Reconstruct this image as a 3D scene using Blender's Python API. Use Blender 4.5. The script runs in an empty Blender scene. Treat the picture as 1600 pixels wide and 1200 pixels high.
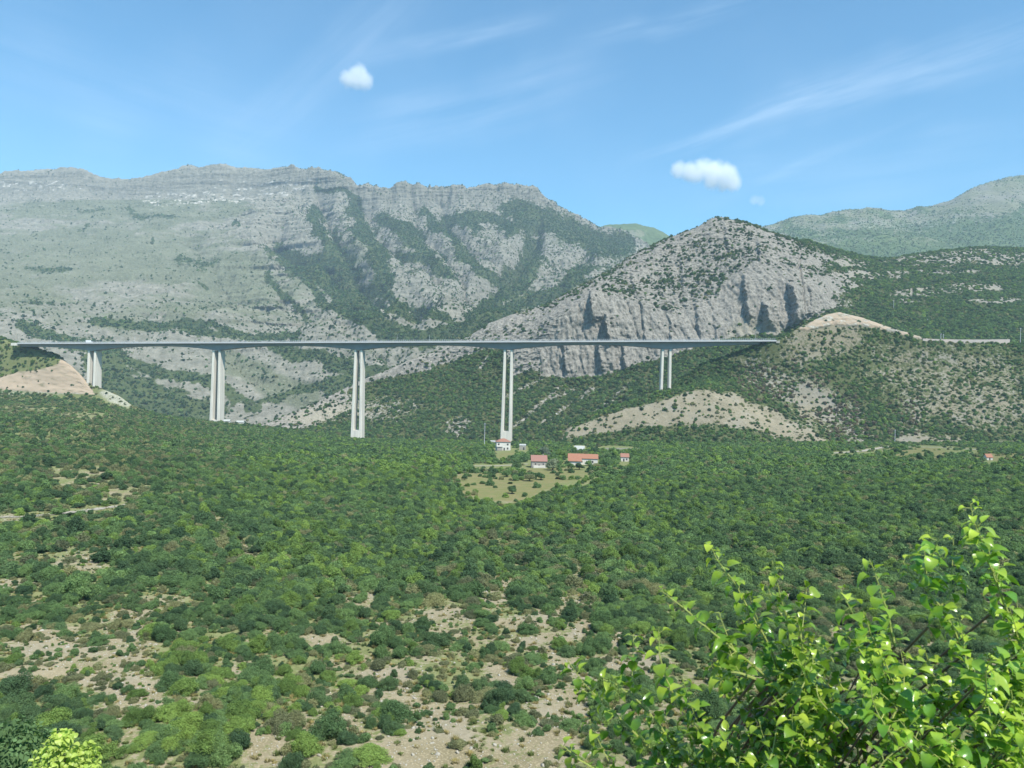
import bpy, math, random
import numpy as np
from mathutils import Vector, Matrix

random.seed(11)
rng = np.random.default_rng(7)
S = bpy.context.scene
COL = S.collection

# ------------------------------------------------------------------ camera geometry
F = 1186.0                       # focal length in photo pixels (1600 wide)
HY = 590.0                       # picture row of the horizon at the centre
ROLL = math.radians(1.5)
CR, SR = math.cos(ROLL), math.sin(ROLL)
SUN_EL, SUN_AZ = math.radians(54), math.radians(145)     # azimuth clockwise from +Y (view direction)

def uv(px, py):
    dx = np.asarray(px, float) - 800.0
    dy = HY - np.asarray(py, float)
    return (dx * CR - dy * SR) / F, (dx * SR + dy * CR) / F

def at(px, py, Y):
    u, v = uv(px, py)
    return np.array([float(u) * Y, Y, float(v) * Y])

def proj(P):
    Y = np.maximum(P[..., 1], 0.5)
    a = P[..., 0] / Y * F
    b = P[..., 2] / Y * F
    return 800 + a * CR + b * SR, HY - (-a * SR + b * CR)

# ------------------------------------------------------------------ noise
_perm = rng.permutation(256)
_perm = np.concatenate([_perm, _perm])
_ang = rng.uniform(0, 2 * np.pi, 256)
_gx, _gy = np.cos(_ang), np.sin(_ang)

def perlin(x, y, seed=0):
    x = np.asarray(x, float) + seed * 17.31
    y = np.asarray(y, float) + seed * 9.73
    xi = np.floor(x).astype(np.int64); yi = np.floor(y).astype(np.int64)
    xf = x - xi; yf = y - yi
    xi &= 255; yi &= 255
    def g(ix, iy, fx, fy):
        h = _perm[_perm[ix & 255] + (iy & 255)]
        return _gx[h] * fx + _gy[h] * fy
    w = xf * xf * xf * (xf * (xf * 6 - 15) + 10)
    q = yf * yf * yf * (yf * (yf * 6 - 15) + 10)
    a = g(xi, yi, xf, yf); b = g(xi + 1, yi, xf - 1, yf)
    c = g(xi, yi + 1, xf, yf - 1); d = g(xi + 1, yi + 1, xf - 1, yf - 1)
    return (a + w * (b - a)) * (1 - q) + (c + w * (d - c)) * q

def fbm(x, y, o=4, seed=0, gain=0.5):
    s = 0; a = 1.0; t = 0
    for i in range(o):
        s = s + a * perlin(x * 2 ** i, y * 2 ** i, seed + i * 3)
        t += a; a *= gain
    return s / t * 1.6

def ridged(x, y, o=4, seed=0, gain=0.5):
    s = 0; a = 1.0; t = 0
    for i in range(o):
        s = s + a * (1 - 2.2 * np.abs(perlin(x * 2 ** i, y * 2 ** i, seed + i * 5)))
        t += a; a *= gain
    return s / t

def sstep(a, b, x):
    t = np.clip((x - a) / (b - a), 0, 1)
    return t * t * (3 - 2 * t)

# ------------------------------------------------------------------ mask primitives (in the traced map of the slopes)
def blob(px, py, cx, cy, rx, ry, rot=0.0, soft=0.5):
    c, s = math.cos(math.radians(rot)), math.sin(math.radians(rot))
    dx, dy = px - cx, py - cy
    d = np.sqrt(((dx * c + dy * s) / rx) ** 2 + ((-dx * s + dy * c) / ry) ** 2)
    return 1 - sstep(1 - soft, 1 + soft, d)

def line_d(px, py, pts):
    d = np.full(np.shape(px), 1e4)
    xs = [p[0] for p in pts]; ys = [p[1] for p in pts]; mg = 75
    sel = (px > min(xs) - mg) & (px < max(xs) + mg) & (py > min(ys) - mg) & (py < max(ys) + mg)
    qx, qy = px[sel], py[sel]
    dd = np.full(qx.shape, 1e4)
    for (x0, y0), (x1, y1) in zip(pts[:-1], pts[1:]):
        ex, ey = x1 - x0, y1 - y0
        t = np.clip(((qx - x0) * ex + (qy - y0) * ey) / (ex * ex + ey * ey), 0, 1)
        dd = np.minimum(dd, np.hypot(qx - x0 - t * ex, qy - y0 - t * ey))
    d[sel] = dd
    return d

def stroke(px, py, pts, w, soft=0.6):
    return 1 - sstep(w * (1 - soft), w * (1 + soft), line_d(px, py, pts))

def above(px, py, pts, soft=6.0):
    """1 where the point lies above (smaller py) the polyline."""
    x = [p[0] for p in pts]; y = [p[1] for p in pts]
    return sstep(-soft, soft, np.interp(px, x, y) - py)

# ------------------------------------------------------------------ helpers for objects
def tag(o, label=None, cat=None, group=None, kind=None):
    if label: o['label'] = label
    if cat: o['category'] = cat
    if group: o['group'] = group
    if kind: o['kind'] = kind
    return o

def empty(name, loc, label, cat, group=None):
    o = bpy.data.objects.new(name, None)
    COL.objects.link(o)
    o.location = loc
    o.empty_display_size = 0.2
    return tag(o, label, cat, group)

def link(name, me, parent=None, loc=None):
    o = bpy.data.objects.new(name, me)
    COL.objects.link(o)
    if parent is not None: o.parent = parent
    if loc is not None: o.location = loc
    return o

def mesh_np(name, verts, faces, mat=None, smooth=False):
    """verts (n,3), faces (m,k) with constant k."""
    me = bpy.data.meshes.new(name)
    verts = np.ascontiguousarray(verts, np.float32)
    faces = np.ascontiguousarray(faces, np.int32)
    me.vertices.add(len(verts)); me.vertices.foreach_set('co', verts.ravel())
    k = faces.shape[1]
    me.loops.add(faces.size); me.loops.foreach_set('vertex_index', faces.ravel())
    me.polygons.add(len(faces))
    me.polygons.foreach_set('loop_start', np.arange(0, faces.size, k, dtype=np.int32))
    if smooth: me.polygons.foreach_set('use_smooth', np.ones(len(faces), bool))
    me.update(calc_edges=True)
    if mat: me.materials.append(mat)
    return me

class MB:
    """collects simple shapes into one mesh"""
    def __init__(self): self.v = []; self.f = []
    def quadbox(self, c8):
        b = len(self.v); self.v += [tuple(map(float, p)) for p in c8]
        for f in ((0, 3, 2, 1), (4, 5, 6, 7), (0, 1, 5, 4), (1, 2, 6, 5), (2, 3, 7, 6), (3, 0, 4, 7)):
            self.f.append(tuple(b + i for i in f))
    def box(self, x0, x1, y0, y1, z0, z1):
        self.quadbox([(x0, y0, z0), (x1, y0, z0), (x1, y1, z0), (x0, y1, z0), (x0, y0, z1), (x1, y0, z1), (x1, y1, z1), (x0, y1, z1)])
    def poly(self, pts):
        b = len(self.v); self.v += [tuple(map(float, p)) for p in pts]
        self.f.append(tuple(range(b, b + len(pts))))
    def prism(self, pts, off):
        """closed solid from polygon pts swept by vector off"""
        n = len(pts); b = len(self.v)
        self.v += [tuple(map(float, p)) for p in pts]
        self.v += [tuple(float(p[i] + off[i]) for i in range(3)) for p in pts]
        self.f.append(tuple(b + i for i in reversed(range(n))))
        self.f.append(tuple(b + n + i for i in range(n)))
        for i in range(n):
            j = (i + 1) % n
            self.f.append((b + i, b + j, b + n + j, b + n + i))
    def tube(self, pts, rad, n=6):
        pts = [np.array(p, float) for p in pts]
        rings = []
        for i, p in enumerate(pts):
            d = pts[min(i + 1, len(pts) - 1)] - pts[max(i - 1, 0)]
            d /= (np.linalg.norm(d) + 1e-9)
            a = np.cross(d, [0.31, 0.17, 0.93] if abs(d[2]) < 0.9 else [1, 0, 0]); a /= np.linalg.norm(a)
            c = np.cross(d, a)
            r = rad[i] if hasattr(rad, '__len__') else rad
            b = len(self.v)
            for k in range(n):
                t = 2 * math.pi * k / n
                self.v.append(tuple(p + r * (math.cos(t) * a + math.sin(t) * c)))
            rings.append(b)
        for r0, r1 in zip(rings[:-1], rings[1:]):
            for k in range(n):
                self.f.append((r0 + k, r0 + (k + 1) % n, r1 + (k + 1) % n, r1 + k))
        self.f.append(tuple(reversed([rings[0] + k for k in range(n)])))
        self.f.append(tuple(rings[-1] + k for k in range(n)))
    def mesh(self, name, mat):
        me = bpy.data.meshes.new(name)
        me.from_pydata(self.v, [], self.f); me.update()
        import bmesh
        bm = bmesh.new(); bm.from_mesh(me); bmesh.ops.recalc_face_normals(bm, faces=bm.faces); bm.to_mesh(me); bm.free()
        if mat: me.materials.append(mat)
        return me
    def build(self, name, mat, parent=None, loc=None):
        return link(name, self.mesh(name, mat), parent, loc)

# ------------------------------------------------------------------ materials
def new_mat(name):
    m = bpy.data.materials.new(name); m.use_nodes = True
    nt = m.node_tree; nt.nodes.clear()
    out = nt.nodes.new('ShaderNodeOutputMaterial')
    return m, nt, out

def N(nt, t, **kw):
    n = nt.nodes.new(t)
    for k, v in kw.items():
        if k.startswith('i_'):
            n.inputs[k[2:].replace('_', ' ')].default_value = v
        else:
            setattr(n, k, v)
    return n

def math_n(nt, op, a, b=None, c=None, clamp=False):
    n = nt.nodes.new('ShaderNodeMath'); n.operation = op; n.use_clamp = clamp
    for i, x in enumerate((a, b, c)):
        if x is None: continue
        if isinstance(x, (int, float)): n.inputs[i].default_value = x
        else: nt.links.new(x, n.inputs[i])
    return n.outputs[0]

def mix_c(nt, fac, a, b, mode='MIX'):
    n = nt.nodes.new('ShaderNodeMix'); n.data_type = 'RGBA'; n.blend_type = mode
    for s, x in ((0, fac), (6, a), (7, b)):
        if isinstance(x, (int, float)): n.inputs[s].default_value = x
        elif isinstance(x, (tuple, list)): n.inputs[s].default_value = tuple(x) + ((1,) if len(x) == 3 else ())
        else: nt.links.new(x, n.inputs[s])
    return n.outputs[2]

def noise_n(nt, vec, scale, detail=4, rough=0.55):
    n = N(nt, 'ShaderNodeTexNoise'); n.inputs['Scale'].default_value = scale
    n.inputs['Detail'].default_value = detail; n.inputs['Roughness'].default_value = rough
    if vec is not None: nt.links.new(vec, n.inputs['Vector'])
    return n.outputs['Fac']

def mrange(nt, x, a, b, c=0.0, d=1.0, smooth=False):
    n = nt.nodes.new('ShaderNodeMapRange'); n.clamp = True
    if smooth: n.interpolation_type = 'SMOOTHSTEP'
    nt.links.new(x, n.inputs[0])
    for i, v in zip((1, 2, 3, 4), (a, b, c, d)): n.inputs[i].default_value = v
    return n.outputs[0]

def terrain_mat(name, rock, rock2, soil, soil2, veg, veg2, fine, stretch=(1, 1, 1), speck=None, bump=0.5, bump_d=1.0):
    """rock / soil / ground-cover mixed by the per-vertex cover masks, broken up by noise at metre scale"""
    m, nt, out = new_mat(name)
    geo = N(nt, 'ShaderNodeTexCoord').outputs['Object']
    mp = N(nt, 'ShaderNodeMapping'); mp.inputs['Scale'].default_value = stretch
    nt.links.new(geo, mp.inputs['Vector']); vec = mp.outputs['Vector']
    def attr(a):
        return N(nt, 'ShaderNodeAttribute', attribute_name=a).outputs['Fac']
    n1 = noise_n(nt, vec, fine, 6, 0.65)
    n2 = noise_n(nt, vec, fine * 0.12, 4, 0.6)
    n3 = noise_n(nt, geo, fine * 3.1, 3, 0.6)
    rc = mix_c(nt, mrange(nt, n1, 0.32, 0.68), rock, rock2)
    sc = mix_c(nt, mrange(nt, n2, 0.35, 0.65), soil, soil2)
    sc = mix_c(nt, mrange(nt, n3, 0.5, 0.72), sc, tuple(min(1, c * 1.35) for c in soil))
    vc = mix_c(nt, mrange(nt, n2, 0.35, 0.65), veg, veg2)
    vc = mix_c(nt, mrange(nt, n1, 0.45, 0.7, 0, 0.6), vc, tuple(c * 0.55 for c in veg))
    def edge(a, n, k, w):
        s = math_n(nt, 'ADD', attr(a), math_n(nt, 'MULTIPLY', math_n(nt, 'SUBTRACT', n, 0.5), k))
        return mrange(nt, s, 0.5 - w, 0.5 + w, 0, 1, True)
    col = mix_c(nt, edge('soil', n2, 1.1, 0.25), rc, sc)
    col = mix_c(nt, edge('veg', n1, 1.7, 0.12), col, vc)
    col = mix_c(nt, edge('pale', n1, 1.2, 0.2), col, (0.46, 0.44, 0.39))
    gr = mix_c(nt, mrange(nt, n2, 0.35, 0.65), (0.135, 0.148, 0.06), (0.175, 0.158, 0.078))
    col = mix_c(nt, edge('grass', n3, 0.7, 0.2), col, gr)
    og = mix_c(nt, mrange(nt, n1, 0.35, 0.65), (0.41, 0.305, 0.215), (0.36, 0.31, 0.24))
    col = mix_c(nt, edge('cut', n2, 0.6, 0.2), col, og)
    b = N(nt, 'ShaderNodeBump'); b.inputs['Strength'].default_value = bump; b.inputs['Distance'].default_value = bump_d
    nt.links.new(n1, b.inputs['Height'])
    d = N(nt, 'ShaderNodeBsdfDiffuse'); d.inputs['Roughness'].default_value = 0.6
    nt.links.new(col, d.inputs['Color']); nt.links.new(b.outputs['Normal'], d.inputs['Normal'])
    nt.links.new(d.outputs[0], out.inputs[0])
    return m

def leaf_mat(name, col, var=0.35, transl=0.22, col2=None, gloss=0.0, attr=None, nscale=4.5):
    m, nt, out = new_mat(name)
    oi = N(nt, 'ShaderNodeObjectInfo')
    tc = N(nt, 'ShaderNodeTexCoord').outputs['Object']
    n = noise_n(nt, tc, nscale, 4, 0.65)
    col2 = col2 or tuple(c * f for c, f in zip(col, (1.28, 1.12, 0.95)))
    c = mix_c(nt, mrange(nt, oi.outputs['Random'], 0, 1), col, col2)
    if attr:
        at_ = N(nt, 'ShaderNodeAttribute', attribute_name='young').outputs['Fac']
        c = mix_c(nt, at_, c, attr)
    br = math_n(nt, 'MULTIPLY', mrange(nt, n, 0.3, 0.7, 1 - var, 1 + var), mrange(nt, oi.outputs['Random'], 0, 1, 1 - var * 0.6, 1 + var * 0.6))
    hsv = N(nt, 'ShaderNodeHueSaturation'); nt.links.new(c, hsv.inputs['Color']); nt.links.new(br, hsv.inputs['Value'])
    c = hsv.outputs['Color']
    d = N(nt, 'ShaderNodeBsdfDiffuse'); nt.links.new(c, d.inputs['Color'])
    sh = d.outputs[0]
    if gloss:
        p = N(nt, 'ShaderNodeBsdfPrincipled'); nt.links.new(c, p.inputs['Base Color'])
        p.inputs['Roughness'].default_value = gloss; p.inputs['Specular IOR Level'].default_value = 0.55
        sh = p.outputs[0]
    if transl:
        t = N(nt, 'ShaderNodeBsdfTranslucent')
        nt.links.new(mix_c(nt, 1.0, c, (1.12, 1.28, 0.72), 'MULTIPLY'), t.inputs['Color'])
        mx = N(nt, 'ShaderNodeMixShader'); mx.inputs[0].default_value = transl
        nt.links.new(sh, mx.inputs[1]); nt.links.new(t.outputs[0], mx.inputs[2]); sh = mx.outputs[0]
    nt.links.new(sh, out.inputs[0])
    return m

def plain_mat(name, c1, c2, scale=0.3, rough=0.8, stretch=(1, 1, 1), bump=0.0, metal=0.0):
    m, nt, out = new_mat(name)
    geo = N(nt, 'ShaderNodeTexCoord').outputs['Object']
    mp = N(nt, 'ShaderNodeMapping'); mp.inputs['Scale'].default_value = stretch
    nt.links.new(geo, mp.inputs['Vector'])
    n1 = noise_n(nt, mp.outputs['Vector'], scale, 5, 0.6)
    c = mix_c(nt, mrange(nt, n1, 0.3, 0.7), c1, c2)
    p = N(nt, 'ShaderNodeBsdfPrincipled'); nt.links.new(c, p.inputs['Base Color'])
    p.inputs['Roughness'].default_value = rough; p.inputs['Metallic'].default_value = metal
    if bump:
        b = N(nt, 'ShaderNodeBump'); b.inputs['Strength'].default_value = bump
        nt.links.new(n1, b.inputs['Height']); nt.links.new(b.outputs['Normal'], p.inputs['Normal'])
    nt.links.new(p.outputs[0], out.inputs[0])
    return m

def tile_mat(name, c1, c2):
    m, nt, out = new_mat(name)
    geo = N(nt, 'ShaderNodeTexCoord').outputs['Object']
    w = N(nt, 'ShaderNodeTexWave'); w.inputs['Scale'].default_value = 1.1; w.inputs['Distortion'].default_value = 0.6
    nt.links.new(geo, w.inputs['Vector'])
    n1 = noise_n(nt, geo, 0.9, 5, 0.7)
    c = mix_c(nt, mrange(nt, n1, 0.3, 0.7), c1, c2)
    c = mix_c(nt, mrange(nt, w.outputs['Fac'], 0.0, 0.5, 0.35, 0.0), c, tuple(x * 0.5 for x in c1))
    p = N(nt, 'ShaderNodeBsdfPrincipled'); nt.links.new(c, p.inputs['Base Color']); p.inputs['Roughness'].default_value = 0.85
    nt.links.new(p.outputs[0], out.inputs[0])
    return m

M = {}
M['concrete'] = plain_mat('pier_concrete', (0.68, 0.64, 0.55), (0.47, 0.445, 0.39), 0.7, 0.85, (1, 1, 0.05))
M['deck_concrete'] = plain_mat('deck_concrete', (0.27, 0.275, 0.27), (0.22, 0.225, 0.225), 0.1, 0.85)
M['parapet'] = plain_mat('parapet_concrete', (0.46, 0.46, 0.46), (0.39, 0.395, 0.40), 0.15, 0.8)
M['asphalt'] = plain_mat('asphalt', (0.06, 0.06, 0.06), (0.08, 0.08, 0.08), 0.5, 0.9)
M['steel'] = plain_mat('galvanised_steel', (0.5, 0.51, 0.53), (0.42, 0.43, 0.45), 1.0, 0.5)
M['white_wall'] = plain_mat('white_render', (0.62, 0.60, 0.54), (0.50, 0.48, 0.42), 0.5, 0.9)
M['stone_wall'] = plain_mat('stone_masonry', (0.36, 0.34, 0.29), (0.25, 0.24, 0.2), 1.4, 0.9, bump=0.4)
M['dark'] = plain_mat('dark_opening', (0.03, 0.03, 0.035), (0.05, 0.05, 0.05), 1, 0.4)
M['roof_red'] = tile_mat('red_tiles', (0.30, 0.13, 0.085), (0.25, 0.145, 0.105))
M['roof_brown'] = tile_mat('brown_tiles', (0.30, 0.13, 0.10), (0.24, 0.15, 0.12))
M['roof_orange'] = tile_mat('orange_tiles', (0.33, 0.135, 0.075), (0.26, 0.14, 0.09))
M['roof_grey'] = plain_mat('grey_slabs', (0.4, 0.41, 0.38), (0.3, 0.31, 0.29), 0.6, 0.9)
M['wood'] = plain_mat('grey_wood', (0.33, 0.31, 0.27), (0.25, 0.23, 0.2), 2, 0.9)
M['pink_wall'] = plain_mat('pink_concrete', (0.46, 0.38, 0.33), (0.38, 0.34, 0.31), 0.12, 0.9, (1, 1, 0.5))
M['gravel'] = plain_mat('gravel', (0.34, 0.31, 0.25), (0.27, 0.245, 0.19), 0.8, 0.95)
M['white_paint'] = plain_mat('white_paint', (0.8, 0.8, 0.8), (0.75, 0.75, 0.75), 0.5, 0.4)
M['tyre'] = plain_mat('tyre_rubber', (0.03, 0.03, 0.03), (0.04, 0.04, 0.04), 2, 0.8)
M['bark'] = plain_mat('bark', (0.13, 0.09, 0.06), (0.2, 0.14, 0.09), 30, 0.9)
M['shoot'] = plain_mat('green_shoot', (0.30, 0.33, 0.08), (0.22, 0.27, 0.06), 40, 0.6)
M['stone'] = plain_mat('limestone', (0.36, 0.34, 0.28), (0.26, 0.245, 0.2), 0.8, 0.9)

# ------------------------------------------------------------------ terrain layers
def pchip(K, s):
    """monotone cubic through rows K (k, n) at parameters s (0..k-1)"""
    k = len(K)
    d = K[1:] - K[:-1]
    m = np.zeros_like(K)
    m[0], m[-1] = d[0], d[-1]
    for i in range(1, k - 1):
        same = d[i - 1] * d[i] > 0
        with np.errstate(divide='ignore', invalid='ignore'):
            h = 2 * d[i - 1] * d[i] / (d[i - 1] + d[i])
        m[i] = np.where(same, h, 0)
    out = np.empty((len(s), K.shape[1]))
    for r, x in enumerate(s):
        i = min(int(x), k - 2); t = x - i
        out[r] = ((2 * t ** 3 - 3 * t ** 2 + 1) * K[i] + (t ** 3 - 2 * t ** 2 + t) * m[i]
                  + (-2 * t ** 3 + 3 * t ** 2) * K[i + 1] + (t ** 3 - t ** 2) * m[i + 1])
    return out

class Layer: pass

def smooth1(a, n):
    if n < 2: return a
    k = np.hanning(n + 2)[1:-1]; k /= k.sum()
    p = np.pad(a, n, mode='edge')
    return np.convolve(p, k, 'same')[n:-n]

def make_layer(curves, nu, segs, u0, u1, smooths=None):
    """curves: list of [(px, py, Y), ...] from near to far; a point may also be given as ('uz', u, z, Y)"""
    u = np.linspace(u0, u1, nu)
    V, YY = [], []
    for ci, c in enumerate(curves):
        q = []
        for p in c:
            if p[0] == 'uz': q.append((p[1], p[2] / p[3], p[3]))
            else:
                a, b = uv(p[0], p[1]); q.append((float(a), float(b), p[2]))
        q.sort()
        q = np.array(q)
        n = smooths[ci] if smooths else 1
        V.append(smooth1(np.interp(u, q[:, 0], q[:, 1]), n))
        YY.append(smooth1(np.interp(u, q[:, 0], q[:, 2]), max(n, nu // 30)))
    V = np.array(V); YY = np.array(YY)
    s = np.concatenate([np.linspace(i, i + 1, n, endpoint=False) for i, n in enumerate(segs)] + [[len(segs)]])
    L = Layer()
    L.s = s
    L.Y = pchip(YY, s); L.v = pchip(V, s)
    L.u = np.broadcast_to(u, L.Y.shape)
    L.P = np.stack([L.u * L.Y, L.Y, L.v * L.Y], -1)
    return L

def finish_layer(L, name, mat, masks, smooth=True):
    nr, nc = L.P.shape[:2]
    i = np.arange((nr - 1) * nc).reshape(nr - 1, nc)[:, :-1].ravel()
    faces = np.stack([i, i + 1, i + nc + 1, i + nc], 1)
    me = mesh_np(name, L.P.reshape(-1, 3), faces, mat, smooth)
    for k in ('veg', 'soil', 'pale', 'grass', 'cut'):
        a = me.attributes.new(k, 'FLOAT', 'POINT')
        val = masks.get(k)
        if val is not None:
            a.data.foreach_set('value', np.ascontiguousarray(np.broadcast_to(val, (nr, nc)), np.float32).ravel())
    o = link(name, me)
    o['kind'] = 'structure'
    L.px, L.py = proj(L.P)
    # visible: not hidden behind nearer rows of the same column, and in front of the camera's frame with a margin
    vv = L.P[..., 2] / np.maximum(L.P[..., 1], 1)
    mx = np.maximum.accumulate(vv, 0)
    L.front = vv > mx - 0.0008
    L.vis = (vv > mx - 0.012) & (L.px > -140) & (L.px < 1740) & (L.py < 1330)
    L.obj = o
    return o

def ground(L, px, py):
    d = (L.px - px) ** 2 + (L.py - py) ** 2 + np.where(L.vis & L.front, 0, 1e6)
    k = np.argmin(d)
    p = L.P.reshape(-1, 3)[k]
    # slide along the row to the exact ray direction while keeping the surface height
    return np.array(p)

def scatter(L, dens, jit=None):
    """dens: plants per square metre at each grid vertex. returns points and source indices"""
    P = L.P
    A, B, C_, D = P[:-1, :-1], P[:-1, 1:], P[1:, 1:], P[1:, :-1]
    area = 0.5 * np.linalg.norm(np.cross(C_ - A, D - B), axis=-1)
    horiz = 0.5 * np.abs((C_ - A)[..., 0] * (D - B)[..., 1] - (C_ - A)[..., 1] * (D - B)[..., 0])
    area = 0.5 * (np.minimum(area, horiz * 2.5) + horiz)
    lam = area * 0.25 * (dens[:-1, :-1] + dens[1:, 1:] + dens[:-1, 1:] + dens[1:, :-1]) * (L.vis[:-1, :-1] | L.vis[1:, 1:])
    n = rng.poisson(np.clip(lam, 0, 50))
    idx = np.repeat(np.arange(n.size), n.ravel())
    a = rng.random(len(idx))[:, None]; b = rng.random(len(idx))[:, None]
    f = lambda X: X.reshape(-1, 3)[idx]
    pts = (f(A) * (1 - a) + f(B) * a) * (1 - b) + (f(D) * (1 - a) + f(C_) * a) * b
    return pts

def sample(L, arr, pts_px, pts_py):
    pass
# ------------------------------------------------------------------ A: the near valley slope
def rows(xs, pys, Ys):
    return [(x, p, y) for x, p, y in zip(xs, pys, Ys)]
AX = [-260, 0, 100, 220, 340, 560, 700, 800, 1000, 1300, 1600, 1860]
A_curves = [
    [('uz', -1.2, -3.3, 1.5), ('uz', 1.2, -3.3, 1.5)],
    [('uz', -1.2, -4.2, 5.0), ('uz', 1.2, -4.2, 5.0)],
    [('uz', -1.2, -16.8, 28.0), ('uz', 1.2, -16.8, 28.0)],
    rows(AX, [1290] * 12, [60] * 12),
    rows(AX, [1150] * 12, [78, 78, 78, 78, 79, 80, 80, 80, 80, 80, 80, 80]),
    rows(AX, [1000] * 12, [112, 112, 113, 114, 116, 118, 120, 120, 121, 120, 118, 118]),
    rows(AX, [900] * 12, [155, 155, 157, 160, 168, 178, 183, 185, 186, 180, 170, 165]),
    rows(AX, [820] * 12, [215, 215, 218, 225, 240, 265, 276, 282, 284, 275, 260, 255]),
    rows(AX, [762] * 12, [290, 290, 296, 305, 330, 365, 382, 390, 392, 388, 376, 370]),
    rows(AX, [722] * 12, [360, 360, 370, 390, 430, 490, 515, 528, 530, 528, 518, 510]),
    rows(AX, [650, 663, 668, 678, 690, 702, 703, 703, 703, 704, 704, 704], [540, 560, 565, 590, 640, 690, 670, 655, 650, 660, 670, 680]),
    rows([-260, 0, 70, 140, 175, 212, 262, 340, 420, 560, 700, 800, 1000, 1300, 1600, 1860],
         [596, 614, 618, 621, 629, 642, 652, 661, 669, 688, 691, 693, 693, 694, 695, 696],
         [985, 975, 972, 970, 968, 965, 965, 965, 962, 955, 945, 930, 800, 790, 800, 800]),
    rows([-260, -60, 0, 45, 70, 96, 120, 140, 160, 185, 212, 262, 340, 420, 560, 700, 800, 1000, 1300, 1600, 1860],
         [480, 508, 527, 541, 548, 558, 578, 601, 608, 618, 637, 653, 663, 671, 691, 695, 698, 699, 700, 702, 702],
         [1090, 1060, 1030, 1012, 1008, 1004, 1000, 994, 990, 990, 988, 990, 1000, 1000, 990, 980, 975, 850, 840, 850, 850]),
    rows(AX, [700, 720, 740, 770, 780, 800, 800, 800, 790, 780, 780, 780], [1300, 1260, 1230, 1200, 1180, 1160, 1150, 1140, 1050, 1000, 1000, 1000]),
]
LA = make_layer(A_curves, 760, [6, 14, 20, 70, 110, 90, 90, 80, 70, 70, 80, 40, 12], -0.95, 0.95, [1] * 11 + [5, 3, 1])
x, y = LA.P[..., 0], LA.P[..., 1]
amp = sstep(20, 90, y) * (1 - sstep(900, 960, y) * 0.85)
LA.P[..., 2] += amp * (3.4 * fbm(x / 62, y / 75, 3, 1) + 0.35 * fbm(x / 9, y / 9, 3, 2) + 0.12 * fbm(x / 2.2, y / 2.2, 2, 3)) * np.interp(y, [150, 330, 520], [1, .45, .2])
def a_cut(px, py):
    return above(px, py, [(-300, 605), (0, 609), (150, 617), (170, 600), (300, 600)], 3) * (1 - above(px, py, [(-300, 590), (0, 589), (30, 581), (60, 578), (90, 569), (97, 557), (120, 575), (146, 612), (160, 640)], 3)) * (px < 165)
cutA = a_cut(*proj(LA.P))
LA.P[..., 1] -= cutA * (3.2 * ridged(x / 16, LA.P[..., 2] / 5, 3, 47) + 1.1 * fbm(LA.P[..., 2] / 3.2, x / 120, 2, 48))
# the terraced meadow below the village is flattened
def warp(px, py, P, a, s):
    return px + a * fbm(P[..., 0] / s, P[..., 1] / s, 3, 21), py + a * 0.45 * fbm(P[..., 0] / s, P[..., 1] / s, 3, 23)

def a_bare(px, py, P):
    """bare stony ground on the near slope"""
    wx, wy = warp(px, py, P, np.clip((py - 600) * 0.09, 4, 50), 26)
    b = np.zeros(np.shape(px))
    for c in ((430, 800, 10, 6), (700, 835, 20, 6), (130, 745, 55, 20), (185, 772, 40, 14), (330, 820, 34, 12), (368, 862, 36, 24), (120, 880, 40, 22), (18, 912, 24, 16),
              (205, 990, 60, 32), (75, 1005, 85, 28), (150, 1045, 95, 30), (215, 1085, 36, 60), (20, 1065, 50, 22), (430, 1160, 55, 34),
              (505, 1000, 34, 14), (600, 1045, 50, 14), (690, 1140, 60, 42), (650, 1185, 130, 40), (700, 965, 45, 24), (780, 925, 28, 26), (620, 1090, 55, 20),
              (955, 868, 26, 14), (915, 890, 36, 14), (880, 950, 40, 16), (815, 975, 36, 14), (850, 1010, 60, 14), (880, 1100, 45, 70),
              (850, 1170, 75, 45), (1225, 832, 30, 8), (1145, 855, 22, 8), (1320, 912, 34, 12), (1330, 985, 22, 16), (1230, 930, 24, 20), (1000, 1040, 60, 16), (960, 1000, 50, 16),
              (770, 1050, 30, 16), (560, 1120, 30, 20), (500, 793, 9, 7), (30, 640, 60, 7), (130, 650, 50, 7), (15, 805, 20, 8),
              (1390, 850, 14, 30), (1560, 940, 26, 14), (240, 940, 40, 12), (560, 940, 30, 14)):
        b = np.maximum(b, blob(wx, wy, *c))
    b = np.maximum(b, stroke(wx, wy, [(962, 868), (905, 900), (880, 950), (800, 985), (760, 960)], 9))
    b = np.maximum(b, stroke(wx, wy, [(905, 830), (880, 850), (868, 875)], 7) * 0.8)
    b = np.maximum(b, stroke(wx, wy, [(930, 905), (890, 1000), (860, 1090), (830, 1210)], 13))
    return b

def meadow(px, py):
    px = px + 9 * fbm(px / 14, py / 5, 3, 29); py = py + 3.5 * fbm(px / 11, py / 5, 3, 30)
    return np.maximum(blob(px, py, 776, 764, 62, 19, 4, 0.25), np.maximum(blob(px, py, 752, 747, 48, 8, 0, 0.3), blob(px, py, 830, 760, 40, 14, -14, 0.3)))

VALLEY_TRACKS = [[(1300, 708), (1345, 705), (1370, 701), (1392, 697)], [(1420, 698), (1460, 699), (1500, 701), (1530, 703)], [(740, 728), (770, 728), (800, 727), (825, 725)]]
TRACK = [(-40, 812), (30, 808), (90, 803), (150, 796), (205, 788)]
HOUSE_CLEAR = [(788, 706, 20, 15), (818, 702, 12, 9), (840, 729, 20, 14), (908, 722, 30, 11), (905, 700, 16, 7), (977, 724, 12, 9), (1547, 719, 12, 9), (960, 701, 40, 5), (355, 650, 10, 6)]

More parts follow.
